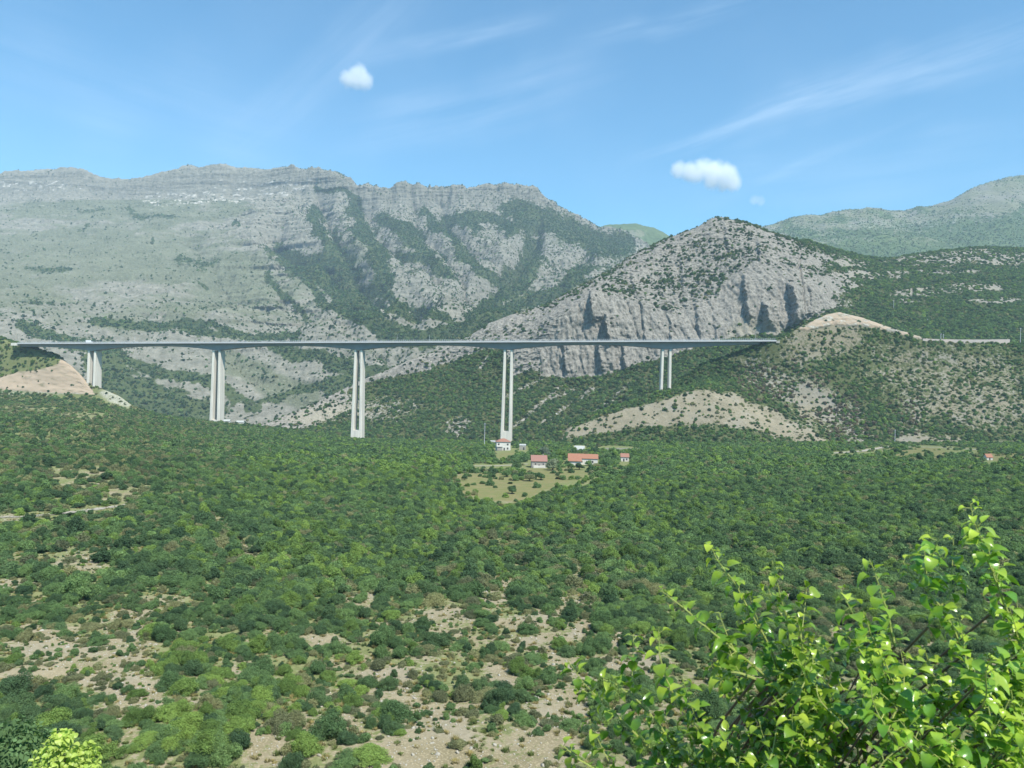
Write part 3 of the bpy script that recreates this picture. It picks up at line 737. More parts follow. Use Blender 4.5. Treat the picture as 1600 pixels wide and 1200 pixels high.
# ------------------------------------------------------------------ F: far mountain at the right; G: far summit between
F_SKY = [(1050, 430), (1120, 395), (1200, 360), (1225, 352), (1252, 346), (1280, 343), (1312, 338), (1335, 337), (1356, 332), (1372, 334), (1392, 336), (1416, 335), (1450, 329), (1480, 322), (1500, 312), (1520, 302), (1540, 293), (1560, 286), (1578, 282), (1592, 281), (1620, 281), (1700, 270), (1900, 290)]
F_curves = [
    [(p[0], 520, 3200) for p in F_SKY], [(p[0], p[1] * .45 + 415 * .55, 4100) for p in F_SKY], [(p[0], p[1], 5000) for p in F_SKY], [(p[0], p[1] + 40, 5700) for p in F_SKY]]
LF = make_layer(F_curves, 420, [90, 150, 14], 0.2, 0.95, [9, 9, 1, 9])
x, y = LF.P[..., 0], LF.P[..., 1]
edge = np.clip(1 - np.exp(-((LF.s[:, None] - 2) / 0.12) ** 2), 0, 1)
LF.P[..., 2] += edge * (60 * ridged(x / 500, y / 900, 4, 101) + 12 * fbm(x / 90, y / 120, 4, 102))
LF.px, LF.py = proj(LF.P)
px, py, P = LF.px, LF.py, LF.P
def f_veg(px, py, P):
    wx = px + 14 * fbm(P[..., 0] / 250, P[..., 1] / 400, 4, 103); wy = py + 8 * fbm(P[..., 0] / 250, P[..., 1] / 400, 4, 104)
    v = np.interp(wy - np.interp(wx, [p[0] for p in F_SKY], [p[1] for p in F_SKY]), [0, 25, 60], [.42, .6, .8]) + .45 * fbm(P[..., 0] / 150, P[..., 1] / 250, 3, 105)
    v = np.maximum(v, blob(wx, wy, 1350, 392, 110, 16)); v = np.maximum(v, .9 * blob(wx, wy, 1510, 372, 50, 12)); v = v - .5 * blob(wx, wy, 1540, 318, 60, 12) - .4 * blob(wx, wy, 1580, 300, 60, 12)
    return np.clip(v, 0, 1)
mF = {'veg': f_veg(px, py, P), 'soil': np.clip(.6 + .3 * fbm(x / 200, y / 200, 3, 106), 0, 1), 'pale': .35 * stroke(px, py, [(1330, 350), (1430, 352), (1500, 340)], 10)}
mat_F = terrain_mat('far_rock', (0.25, 0.24, 0.20), (0.18, 0.175, 0.145), (0.20, 0.20, 0.13), (0.16, 0.17, 0.10), (0.08, 0.125, 0.05), (0.115, 0.155, 0.06), 0.035, (1, 1, 1), bump=0.8, bump_d=8)
finish_layer(LF, 'far_mountain', mat_F, mF, smooth=False)
G_SKY = [(840, 420), (880, 385), (905, 367), (922, 362), (938, 357), (954, 353), (975, 352), (992, 352), (1017, 361), (1036, 369), (1070, 385), (1120, 420)]
G_curves = [[(p[0], 480, 4400) for p in G_SKY], [(p[0], p[1], 5200) for p in G_SKY], [(p[0], p[1] + 40, 5800) for p in G_SKY]]
LG = make_layer(G_curves, 220, [140, 14], 0.02, 0.3, [9, 1, 9])
x, y = LG.P[..., 0], LG.P[..., 1]
edge = np.clip(1 - np.exp(-((LG.s[:, None] - 1) / 0.08) ** 2), 0, 1)
LG.P[..., 2] += edge * (50 * ridged(x / 400, y / 700, 4, 111) + 10 * fbm(x / 90, y / 120, 4, 112))
LG.px, LG.py = proj(LG.P)
px, py, P = LG.px, LG.py, LG.P
mG = {'veg': np.clip(1.0 - .6 * blob(px, py, 955, 364, 22, 7) - .6 * blob(px, py, 995, 365, 18, 7) + .2 * fbm(x / 150, y / 200, 3, 113), 0, 1), 'soil': np.full(px.shape, .6)}
finish_layer(LG, 'far_summit', mat_F, mG, smooth=False)

# the broad ground under everything, out past the mountains
o = link('ground', mesh_np('ground', [(-6400, -250, -330), (6400, -250, -330), (6400, 5950, -330), (-6400, 5950, -330)], [(0, 1, 2, 3)], mat_C))
o['kind'] = 'structure'
# ------------------------------------------------------------------ vegetation prototypes (never linked to the scene themselves)
def ico(sub):
    import bmesh
    bm = bmesh.new(); bmesh.ops.create_icosphere(bm, subdivisions=sub, radius=1.0)
    v = np.array([p.co[:] for p in bm.verts]); f = np.array([[q.index for q in p.verts] for p in bm.faces]); bm.free()
    return v, f
ICO1, ICO2 = ico(1), ico(2)

def bush_mesh(name, nleaf, size, mat, height=1.25, nl=7, core=ICO1, spread=0.55, seed=0, up=0.7, trunk=True):
    """crown of unit radius: lumps carrying many small leaf-clump faces around an inner dark body of the same foliage"""
    r_ = np.random.default_rng(seed)
    cen = []; rad = []
    for k in range(nl):
        a = 2 * math.pi * k / nl * 1.618 + r_.uniform(-.4, .4)
        d = spread * (0.35 + 0.95 * r_.random()) * (0.15 if k == 0 else 1)
        h = (0.45 if k == 0 else r_.uniform(0.10, 0.85) * (1.15 - .55 * d / spread)) * height
        cen.append((d * math.cos(a), d * math.sin(a), h)); rad.append(r_.uniform(0.13, 0.40) * (1 if nl > 9 else 1.2) if k else 0.45)
    cen = np.array(cen) * np.array([r_.uniform(.8, 1.25), r_.uniform(.8, 1.25), 1]); rad = np.array(rad)
    V = []; Q = []; base = 0
    w = rad ** 2 / (rad ** 2).sum()
    which = r_.choice(nl, nleaf, p=w)
    d = r_.normal(size=(nleaf, 3)); d[:, 2] = d[:, 2] + 0.25; d /= np.linalg.norm(d, axis=1)[:, None]
    rr = rad[which] * (0.62 + 0.58 * r_.random(nleaf))
    p = cen[which] + d * rr[:, None] * np.array([1, 1, 0.85])
    p[:, 2] = np.maximum(p[:, 2], 0.02 + 0.12 * r_.random(nleaf))
    nrm = d + r_.normal(size=(nleaf, 3)) * 0.8; nrm[:, 2] += up
    nrm /= np.linalg.norm(nrm, axis=1)[:, None]
    t = np.cross(nrm, r_.normal(size=(nleaf, 3))); t /= np.linalg.norm(t, axis=1)[:, None]
    bt = np.cross(nrm, t)
    sz = size * (0.6 + 0.8 * r_.random(nleaf))[:, None]
    bend = nrm * sz * 0.25
    verts = np.stack([p - t * sz, p - bt * sz * 0.62 + bend, p + t * sz, p + bt * sz * 0.62 + bend], 1).reshape(-1, 3)
    i = np.arange(nleaf) * 4
    quads = np.stack([i, i + 1, i + 2, i + 3], 1)
    cv, cf = core
    for k in range(nl):
        b = len(verts)
        q = cv * (1 + 0.16 * r_.normal(size=(len(cv), 1))) * rad[k] * 0.5 * np.array([1, 1, .85]) + cen[k]
        verts = np.vstack([verts, q]); quads = np.vstack([quads, np.column_stack([cf, cf[:, 0]])[:, [0, 1, 2, 2]] + b]) if False else quads
        V.append((b, cf + b))
    me = bpy.data.meshes.new(name)
    tris = np.vstack([t_ for _, t_ in V])
    nv = len(verts)
    me.vertices.add(nv); me.vertices.foreach_set('co', np.ascontiguousarray(verts, np.float32).ravel())
    nloop = quads.size + tris.size
    me.loops.add(nloop); me.loops.foreach_set('vertex_index', np.concatenate([quads.ravel(), tris.ravel()]).astype(np.int32))
    me.polygons.add(len(quads) + len(tris))
    st = np.concatenate([np.arange(0, quads.size, 4), quads.size + np.arange(0, tris.size, 3)]).astype(np.int32)
    me.polygons.foreach_set('loop_start', st)
    me.update(calc_edges=True)
    me.materials.append(mat)
    return me

LEAF = {
    'dark': leaf_mat('leaf_dark', (0.076, 0.138, 0.072), .42, .3),
    'mid': leaf_mat('leaf_mid', (0.114, 0.200, 0.090), .42, .34),
    'bright': leaf_mat('leaf_bright', (0.155, 0.252, 0.080), .40, .36),
    'olive': leaf_mat('leaf_olive', (0.168, 0.196, 0.112), .42, .3),
    'pale': leaf_mat('leaf_pale', (0.17, 0.22, 0.15), .25, .15),
    'brown': leaf_mat('leaf_brown', (0.15, 0.14, 0.105), .25, .1),
}
KINDS = ['dark', 'mid', 'bright', 'olive', 'pale', 'brown']
LODS = {'near': (15000, 0.030, ICO1, 22), 'mid': (3200, 0.062, ICO1, 16), 'far': (520, 0.15, ICO1, 9), 'vfar': (60, 0.34, ICO1, 3)}
PROTO = {}
for lod, (nl_, sz_, core_, lum_) in LODS.items():
    coll = bpy.data.collections.new('foliage_' + lod)
    nvar = {'near': 3, 'mid': 3, 'far': 3, 'vfar': 2}[lod]
    k = 0
    for kind in KINDS:
        for v_ in range(nvar):
            hgt = {'olive': .95, 'brown': 1.1, 'bright': 1.2}.get(kind, 1.15) * (1 + .12 * (v_ - 1))
            me = bush_mesh('foliage_%s' % lod, nl_, sz_, LEAF[kind], hgt, lum_, core_, 0.55, 100 + 7 * v_ + KINDS.index(kind))
            ob = bpy.data.objects.new('foliage_%s_%03d' % (lod, k), me)
            coll.objects.link(ob); PROTO[(lod, kind, v_)] = ob; k += 1
    PROTO[lod] = (coll, nvar)

def instancer_tree(name, coll):
    g = bpy.data.node_groups.new(name, 'GeometryNodeTree')
    g.interface.new_socket('Geometry', in_out='INPUT', socket_type='NodeSocketGeometry')
    g.interface.new_socket('Geometry', in_out='OUTPUT', socket_type='NodeSocketGeometry')
    gi = g.nodes.new('NodeGroupInput'); go = g.nodes.new('NodeGroupOutput')
    ip = g.nodes.new('GeometryNodeInstanceOnPoints')
    ci = g.nodes.new('GeometryNodeCollectionInfo'); ci.inputs['Collection'].default_value = coll
    ci.inputs['Separate Children'].default_value = True; ci.inputs['Reset Children'].default_value = True
    def na(n, t):
        a = g.nodes.new('GeometryNodeInputNamedAttribute'); a.data_type = t; a.inputs['Name'].default_value = n
        return [s for s in a.outputs if s.enabled and s.name == 'Attribute'][0]
    ip.inputs['Pick Instance'].default_value = True
    L = g.links.new
    L(gi.outputs[0], ip.inputs['Points']); L(ci.outputs[0], ip.inputs['Instance'])
    L(na('idx', 'INT'), ip.inputs['Instance Index'])
    L(na('rot', 'FLOAT_VECTOR'), ip.inputs['Rotation']); L(na('scl', 'FLOAT_VECTOR'), ip.inputs['Scale'])
    L(ip.outputs[0], go.inputs[0])
    return g

def stuff(name, label, pts, idx, rot, scl, coll):
    me = bpy.data.meshes.new(name)
    n = len(pts)
    me.vertices.add(n); me.vertices.foreach_set('co', np.ascontiguousarray(pts, np.float32).ravel())
    a = me.attributes.new('idx', 'INT', 'POINT'); a.data.foreach_set('value', np.ascontiguousarray(idx, np.int32))
    a = me.attributes.new('rot', 'FLOAT_VECTOR', 'POINT'); a.data.foreach_set('vector', np.ascontiguousarray(rot, np.float32).ravel())
    a = me.attributes.new('scl', 'FLOAT_VECTOR', 'POINT'); a.data.foreach_set('vector', np.ascontiguousarray(scl, np.float32).ravel())
    me.update()
    o = link(name, me)
    md = o.modifiers.new('scatter', 'NODES'); md.node_group = instancer_tree(name, coll)
    o['kind'] = 'stuff'; o['label'] = label
    return o

def rots(n, tilt=0.12):
    return np.column_stack([rng.normal(0, tilt, n), rng.normal(0, tilt, n), rng.uniform(0, 6.283, n)])
def scls(r, hv=0.18):
    n = len(r)
    return np.column_stack([r * rng.uniform(.85, 1.15, n), r * rng.uniform(.85, 1.15, n), r * np.clip(rng.normal(.95, hv * 1.4, n), .5, 1.6)])

def pick_kind(px, py, P, table):
    """table: list of (kind index, weight array); random choice modulated by coherent noise"""
    W = np.stack([np.clip(w, 0, None) * np.ones(len(px)) for _, w in table], 1)
    W = W / (W.sum(1, keepdims=True) + 1e-9)
    c = np.cumsum(W, 1); r = rng.random(len(px))[:, None]
    j = (r > c).sum(1).clip(0, len(table) - 1)
    return np.array([k for k, _ in table])[j]

def sample_fn(pts):
    p = proj(pts)
    return p[0], p[1]

# ---------------- A: bushes of the near slope
cov = a_cover(LA.px, LA.py, LA.P)
area_m = np.interp(LA.P[..., 1], [60, 130, 300, 500], [3.1, 4.1, 8, 13])
dens = -np.log(1 - cov) / area_m * np.interp(LA.P[..., 1], [60, 200, 400], [.85, .95, 1.0])
pA = scatter(LA, dens)
bx, by = sample_fn(pA)
Yd = pA[:, 1]
n = len(pA)
mix = rng.random(n)
r = np.where(mix < .55, rng.uniform(.3, .85, n), np.where(mix < .88, rng.uniform(.8, 1.6, n), rng.uniform(1.4, 2.2, n)))
rf = rng.uniform(1.0, 2.7, n) * np.where(rng.random(n) < .15, 1.25, 1)
r = np.where((Yd < 72) & (bx > 200), np.minimum(r, .5 + .9 * rng.random(n)), np.where(bx > 200, np.minimum(r, 2.7), r))
t_ = sstep(110, 330, Yd)
r = np.where(rng.random(n) < t_, rf, r)
lump = fbm(pA[:, 0] / 18, pA[:, 1] / 18, 3, 121); big = fbm(pA[:, 0] / 60, pA[:, 1] / 60, 3, 122)
dk = .5 + .35 * blob(bx, by, 150, 690, 300, 90) + 1.1 * lump - .3 * (by < 760) + .8 * blob(bx, by, 60, 1140, 100, 60) + .6 * blob(bx, by, 330, 860, 260, 70) + .4 * blob(bx, by, 1250, 880, 300, 120) + .5 * blob(bx, by, 720, 1040, 140, 60) + .5 * blob(bx, by, 600, 710, 60, 16)
br = .20 - .3 * blob(bx, by, 150, 690, 320, 90) + .7 * big - .5 * lump + 1.6 * blob(bx, by, 330, 1095, 130, 60) + 1.2 * blob(bx, by, 480, 880, 90, 60) + .6 * blob(bx, by, 900, 800, 260, 50) + .8 * blob(bx, by, 640, 735, 70, 25) + .5 * blob(bx, by, 420, 760, 120, 40)
ol = .18 + .5 * blob(bx, by, 120, 680, 260, 90) + .9 * sstep(.95, .5, r) * (by > 850) + .35 * blob(bx, by, 90, 780, 200, 100) + .3 * blob(bx, by, 1250, 980, 120, 60) + .5 * (a_bare(bx, by, pA) > .3)
kind = pick_kind(bx, by, pA, [(0, dk), (1, .75), (2, br), (3, ol)])
var = rng.integers(0, 3, n)
rot = rots(n); scl = scls(r)
inframe = (bx > 6) & (bx < 1594) & (by < 1190)
shrub_hide = (bx > 1290) & (by > 960) | (bx > 960) & (by > 1110)
size_px = np.where(inframe & ~shrub_hide, r / Yd * F, 0)
order = np.argsort(-size_px)[:300]
single = np.zeros(n, bool); single[order] = True
for lod, lo, hi, nm, lb in (('near', 0, 150, 'scrub', 'scattered bushes and low scrub on the near stony slope'),
                            ('mid', 150, 430, 'thicket', 'dense green thicket covering the valley side'),
                            ('far', 430, 5000, 'woodland', 'far woodland on the valley floor below the bridge')):
    s = (Yd >= lo) & (Yd < hi) & ~single
    coll, nv = PROTO[lod]
    stuff(nm, lb, pA[s], kind[s] * nv + var[s] % nv, rot[s], scl[s], coll)
print('A plants', n)
# low shrublets filling the gaps
dL = np.where(LA.P[..., 1] < 270, 1, 0) * np.clip(.20 + .16 + .75 * fbm(LA.P[..., 0] / 7, LA.P[..., 1] / 7, 3, 135) - .10 * a_bare(LA.px, LA.py, LA.P), .03, 1) * np.interp(LA.P[..., 1], [60, 270], [1.2, .45]) * (LA.py < 1250)
dL = dL * (1 - np.maximum(meadow(LA.px, LA.py), stroke(LA.px, LA.py, TRACK, 5, .3)))
pL = scatter(LA, dL); nL = len(pL); lx_, ly_ = sample_fn(pL)
kL = pick_kind(lx_, ly_, pL, [(0, .5), (1, .9), (2, .3), (3, 1.1)])
stuff('low_scrub', 'low olive and green shrublets between the bushes', pL, kL * 3 + rng.integers(0, 3, nL), rots(nL), scls(.2 + .7 * rng.random(nL) ** 1.6, .2), PROTO['mid'][0])

# ---------------- the 300 bushes that show largest, each an object of its own
TONE = {0: 'dark green', 1: 'green', 2: 'bright green', 3: 'olive grey'}
def place_words(x_, y_):
    col = ['at the far left edge', 'in the left part', 'left of the middle', 'in the middle', 'right of the middle', 'in the right part'][min(5, int(x_ / 267))]
    rowb = int(np.clip((y_ - 780) / 84, 0, 4))
    row = ['high up the slope', 'half way up the slope', 'on the middle slope', 'on the lower slope', 'near the bottom edge'][rowb]
    return row + ' ' + col
info = []
bare_at = a_bare(bx[order], by[order], pA[order])
for k, i in enumerate(order):
    sz = 'large' if r[i] > 1.9 else ('middling' if r[i] > 1.4 else 'small')
    ctx = 'on bare stony ground' if bare_at[k] > .35 else ('in open scrub' if cov.flat[0] is not None and rng.random() < 0 else 'amid scrub')
    info.append([i, '%s %s bush %s %s' % (sz, TONE[int(kind[i])], ctx, place_words(bx[i], by[i]))])
from collections import defaultdict
same = defaultdict(list)
for i, lab in info: same[lab].append(i)
ORD = ['leftmost', 'second from left', 'third from left', 'fourth from left', 'fifth from left', 'sixth from left', 'seventh from left', 'eighth from left', 'ninth from left', 'tenth from left']
for lab, ids in same.items():
    ids = sorted(ids, key=lambda i: bx[i])
    for q, i in enumerate(ids):
        o = link('bush', PROTO[('near', KINDS[int(kind[i])], int(var[i]))].data, None, tuple(pA[i] - np.array([0, 0, .05])))
        o.rotation_euler = tuple(rot[i]); o.scale = tuple(scl[i])
        t = lab
        if len(ids) > 1:
            t = ('rightmost ' if (q == len(ids) - 1) else (ORD[q] + ' ' if q < len(ORD) else 'one ')) + lab if q < len(ORD) or q == len(ids) - 1 else lab
        if len(t.split()) > 16: t = ' '.join(t.replace('of the middle', 'of middle').replace('in the ', 'in ').split()[:16])
        tag(o, t, 'bush', 'bushes scattered over the near slope')

# ---------------- stones and dry tufts on the bare ground near the viewer
rock_coll = bpy.data.collections.new('loose_stones')
for k in range(4):
    cv, cf = ICO2 if k < 2 else ICO1
    q = cv * (1 + .22 * rng.normal(size=(len(cv), 1))) * np.array([1, rng.uniform(.6, .9), rng.uniform(.45, .7)])
    ob = bpy.data.objects.new('stone_%d' % k, mesh_np('stone', q, cf, M['stone'])); rock_coll.objects.link(ob)
dS = np.where(LA.P[..., 1] < 230, 1, 0) * (0.10 + 1.8 * a_bare(LA.px, LA.py, LA.P) + .25 * np.clip(fbm(LA.P[..., 0] / 7, LA.P[..., 1] / 7, 2, 131), 0, 1)) * np.interp(LA.P[..., 1], [60, 230], [1.0, .25]) * (LA.py < 1230)
pS = scatter(LA, dS)
n = len(pS); rr_ = 0.06 + 0.13 * rng.random(n) ** 3 + np.where(rng.random(n) < .02, .2, 0)
stuff('stones', 'loose pale stones strewn on the bare ground', pS, rng.integers(0, 4, n), rots(n, .4), np.repeat(rr_[:, None], 3, 1), rock_coll)
tuft_coll = bpy.data.collections.new('tufts')
mt_d = leaf_mat('dry_grass', (0.20, 0.19, 0.09), .25, .2); mt_g = leaf_mat('low_green', (0.09, 0.13, 0.05), .25, .2)
for k in range(4):
    nb = 70
    a = rng.uniform(0, 6.28, nb); rad_ = rng.random(nb) ** .5 * .9; h = rng.uniform(.35, 1.0, nb); lean = rng.uniform(.1, .6, nb)
    p0 = np.column_stack([rad_ * np.cos(a), rad_ * np.sin(a), np.zeros(nb)])
    tip = p0 + np.column_stack([lean * np.cos(a), lean * np.sin(a), h])
    side = np.column_stack([-np.sin(a), np.cos(a), np.zeros(nb)]) * .12
    vv_ = np.stack([p0 - side, p0 + side, tip], 1).reshape(-1, 3)
    ob = bpy.data.objects.new('tuft_%d' % k, mesh_np('tuft', vv_, np.arange(nb * 3).reshape(-1, 3), mt_d if k < 2 else mt_g)); tuft_coll.objects.link(ob)
dT = np.where(LA.P[..., 1] < 260, 1, 0) * (0.75 + .5 * np.clip(fbm(LA.P[..., 0] / 6, LA.P[..., 1] / 6, 2, 133), 0, 1)) * (1 - .6 * a_bare(LA.px, LA.py, LA.P)) * np.interp(LA.P[..., 1], [60, 260], [.8, .3]) * (LA.py < 1230)
pT = scatter(LA, dT)
n = len(pT); rr_ = rng.uniform(.18, .5, n)
stuff('grass', 'dry grass and low green tufts between the bushes', pT, rng.integers(0, 4, n), rots(n, .15), np.column_stack([rr_, rr_, rr_ * rng.uniform(.6, 1.2, n)]), tuft_coll)

# ---------------- B, C, E, F: trees of the hills
coll, nv = PROTO['far']
def hill(Lx, cover, area_, rlo, rhi, name, label, lod, table_fn, scale=1.0):
    c = cover(Lx.px, Lx.py, Lx.P)
    pts = scatter(Lx, -np.log(1 - c) / area_ * scale)
    hx, hy = sample_fn(pts)
    n = len(pts)
    r = rng.uniform(rlo, rhi, n) * np.where(rng.random(n) < .12, 1.35, 1)
    k = pick_kind(hx, hy, pts, table_fn(hx, hy, pts))
    coll, nv = PROTO[lod]
    stuff(name, label, pts - np.array([0, 0, .2]), k * nv + rng.integers(0, nv, n), rots(n, .08), scls(r), coll)
    print(name, n)
hill(LB, b_cover, 9, .6, 2.8, 'hill_scrub', 'bushes and trees on the hill below the bridge end', 'far',
     lambda x_, y_, P: [(0, .5 + .8 * fbm(P[:, 0] / 40, P[:, 1] / 40, 2, 141)), (1, .8), (2, .12 + .5 * blob(x_, y_, 1350, 680, 40, 30)), (3, .25 + .8 * b_bare(x_, y_, P)), (5, 1.5 * b_burn(x_, y_, P))])
hill(LC, c_cover, 20, 1.3, 3.6, 'peak_wood', 'wood and scattered bushes on the rocky peak and its flanks', 'far',
     lambda x_, y_, P: [(0, .8 + .8 * fbm(P[:, 0] / 60, P[:, 1] / 60, 2, 142) + .5 * (1 - c_wood(x_, y_, P))), (1, .7 * c_wood(x_, y_, P) + .15), (3, .22), (2, .15 * c_wood(x_, y_, P))])
def e_cover(px, py, P):
    v = e_veg(px, py, P)
    c = .02 + .52 * sstep(.05, 1.0, v) + .15 * np.interp(px, [380, 540], [0, 1]) + .16 * np.clip(fbm(P[..., 0] / 60, P[..., 1] / 90, 3, 143), -.3, 1) + .10 * (py > 470)
    return np.clip(c, .01, .8)
hill(LE, e_cover, 55, 1.8, 5.2, 'mountain_trees', 'trees dotted over the long mountain and filling its gullies', 'vfar',
     lambda x_, y_, P: [(0, 1.0), (1, .12), (3, .06)])
hill(LF, lambda a_, b_, P: np.clip(.03 + .5 * f_veg(a_, b_, P), .01, .6), 90, 2, 5, 'far_trees', 'trees on the far mountain', 'vfar', lambda x_, y_, P: [(0, .8), (1, .6), (3, .3)])
# ------------------------------------------------------------------ the viaduct
LEND = at(38, 537.0, 1002.0); REND = at(1209, 533.0, 916.0)      # road level at both ends
BD = REND - LEND; BLEN = float(np.linalg.norm(BD)); BD = BD / BLEN
BN = np.array([-BD[1], BD[0], 0.0]); BN /= np.linalg.norm(BN)     # horizontal, away from the viewer
def bp(t, n_, z): return LEND + BD * t + BN * n_ + np.array([0, 0, z])
def t_of(px, py=600.0):
    """distance along the deck that shows at picture column px (at the deck)"""
    lo, hi = 0.0, BLEN
    for _ in range(40):
        m_ = (lo + hi) / 2
        if proj(bp(m_, 0, 0))[0] < px: lo = m_
        else: hi = m_
    return (lo + hi) / 2
PIER_PX = [148.5, 342, 562.5, 795, 1041]
PT = [t_of(q) for q in PIER_PX]
bridge = empty('bridge', tuple(LEND), 'long concrete viaduct on five tall twin-bladed piers crossing the valley', 'bridge')
OFF = np.array(LEND)
def build_at(mb, name, mat, parent):
    me = mb.mesh(name, mat); me.transform(Matrix.Translation(tuple(-OFF)))
    return link(name, me, parent)
HW = 12.6                                                          # half width of the deck slab
def gdepth(t):
    knots = [0] + PT + [BLEN]
    best = 1e9
    for i_, (a_, b_) in enumerate(zip(knots[:-1], knots[1:])):
        if a_ <= t <= b_:
            q = (t - a_) / (b_ - a_)
            if i_ == 0: e = (1 - q)                 # end span: shallow at the abutment
            elif i_ == len(knots) - 2: e = q
            else: e = 1 - abs(2 * q - 1)
            return 3.1 + 5.9 * (1 - min(1, e * 1.08)) ** 1.9
    return 4
ts = sorted(set([0.0, BLEN] + PT + list(np.linspace(0, BLEN, 130))))
mb = MB()                                                           # deck slab
for a_, b_ in zip(ts[:-1], ts[1:]): pass
mb.quadbox([bp(0, -HW, -.9), bp(BLEN, -HW, -.9), bp(BLEN, HW, -.9), bp(0, HW, -.9), bp(0, -HW, 0), bp(BLEN, -HW, 0), bp(BLEN, HW, 0), bp(0, HW, 0)])
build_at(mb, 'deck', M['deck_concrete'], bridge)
mb = MB()                                                           # haunched box girder
G0, G1 = -6.4, 6.4
vs = []
for t in ts:
    d = gdepth(t)
    vs.append([bp(t, G0 - .6, -.9), bp(t, G1 + .6, -.9), bp(t, G1, -.9 - d), bp(t, G0, -.9 - d)])
for q in vs: mb.v += [tuple(map(float, p)) for p in q]
for i_ in range(len(ts) - 1):
    b = i_ * 4
    for k in range(4): mb.f.append((b + k, b + (k + 1) % 4, b + 4 + (k + 1) % 4, b + 4 + k))
mb.f.append((0, 1, 2, 3)); b = (len(ts) - 1) * 4; mb.f.append((b + 3, b + 2, b + 1, b))
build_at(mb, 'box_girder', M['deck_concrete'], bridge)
mb = MB()                                                           # road surface
mb.quadbox([bp(.5, -11.4, .004), bp(BLEN - .5, -11.4, .004), bp(BLEN - .5, 11.4, .004), bp(.5, 11.4, .004), bp(.5, -11.4, .1), bp(BLEN - .5, -11.4, .1), bp(BLEN - .5, 11.4, .1), bp(.5, 11.4, .1)])
build_at(mb, 'road_surface', M['asphalt'], bridge)
for n0, n1, in ((-HW - .35, -HW + .05), (HW - .05, HW + .35)):
    mb = MB()
    mb.quadbox([bp(0, n0, -1.0), bp(BLEN, n0, -1.0), bp(BLEN, n1, -1.0), bp(0, n1, -1.0), bp(0, n0, .8), bp(BLEN, n0, .8), bp(BLEN, n1, .8), bp(0, n1, .8)])
    build_at(mb, 'parapet', M['parapet'], bridge)
    mb = MB()                                                       # railing above the parapet
    nm = (n0 + n1) / 2; t = 1.0
    while t < BLEN - 1:
        h_ = 2.9 if t > 360 else 2.3
        a_ = bp(t, nm, 1.05)
        mb.quadbox([bp(t - .08, nm - .1, 1.05), bp(t + .08, nm - .1, 1.05), bp(t + .08, nm + .1, 1.05), bp(t - .08, nm + .1, 1.05),
                    bp(t - .12, nm - .1, h_), bp(t + .12, nm - .1, h_), bp(t + .12, nm + .1, h_), bp(t - .12, nm + .1, h_)])
        t += 2.0 if t < 360 else 2.6
    for zz in (1.5, 2.0, 2.45):
        mb.quadbox([bp(.8, nm - .06, zz), bp(BLEN - .8, nm - .06, zz), bp(BLEN - .8, nm + .06, zz), bp(.8, nm + .06, zz),
                    bp(.8, nm - .06, zz + .08), bp(BLEN - .8, nm - .06, zz + .08), bp(BLEN - .8, nm + .06, zz + .08), bp(.8, nm + .06, zz + .08)])
    build_at(mb, 'railing', M['steel'], bridge)
# piers: (foot row in the picture, total width at top / foot in metres along the bridge, height of the joined foot)
PIERS = [(619, 11.5, 12.6, 6), (668, 11.0, 14.0, 10), (694, 10.6, 14.8, 18), (696, 11.2, 14.2, 18), (626, 12.0, 13.6, 0)]
for k, (t, (row, wt, wb, joint)) in enumerate(zip(PT, PIERS)):
    top = -.9 - gdepth(t) - 0.02
    zc = bp(t, 0, 0)
    foot = float(at(proj(zc)[0], row, zc[1])[2] - zc[2]) - 8
    H = top - foot
    pier = MB()
    thick_t, thick_b = (3.0, 3.9) if k < 4 else (3.0, 3.4)
    ht, hb = 6.6, 7.2
    for sgn in (-1, 1):
        ct, cb = sgn * (wt / 2 - thick_t / 2), sgn * (wb / 2 - thick_b / 2)
        up = np.array([0, 0, 1.0])
        def q(dt, n_, z): return zc + BD * np.array([1, 1, 0]) / np.linalg.norm(BD[:2]) * dt + BN * n_ + up * z
        lo_ = foot + joint + 8
        f_ = (lo_ - foot) / H
        def wid(z):
            g = (top - z) / H
            return ct + (cb - ct) * g, thick_t + (thick_b - thick_t) * g, ht + (hb - ht) * g
        c1, w1, h1 = wid(foot); c2, w2, h2 = wid(top)
        bev = .55
        def oct_(c, w, h, z):
            return [q(c - w / 2 + bev, -h, z), q(c + w / 2 - bev, -h, z), q(c + w / 2, -h + bev, z), q(c + w / 2, h - bev, z),
                    q(c + w / 2 - bev, h, z), q(c - w / 2 + bev, h, z), q(c - w / 2, h - bev, z), q(c - w / 2, -h + bev, z)]
        o1, o2 = oct_(c1, w1, h1, foot), oct_(c2, w2, h2, top)
        b = len(pier.v); pier.v += [tuple(map(float, p)) for p in o1 + o2]
        pier.f.append(tuple(b + i_ for i_ in reversed(range(8)))); pier.f.append(tuple(b + 8 + i_ for i_ in range(8)))
        for i_ in range(8): pier.f.append((b + i_, b + (i_ + 1) % 8, b + 8 + (i_ + 1) % 8, b + 8 + i_))
    if joint:
        zt = foot + joint + 8
        g = (top - zt) / H
        ci = wb / 2 - thick_b
        hh = ht + (hb - ht) * g - .04
        pier.quadbox([q(-ci - .3, -hh, foot), q(ci + .3, -hh, foot), q(ci + .3, hh, foot), q(-ci - .3, hh, foot), q(-ci - .3, -hh, zt), q(ci + .3, -hh, zt), q(ci + .3, hh, zt), q(-ci - .3, hh, zt)])
    build_at(pier, 'pier', M['concrete'], bridge)
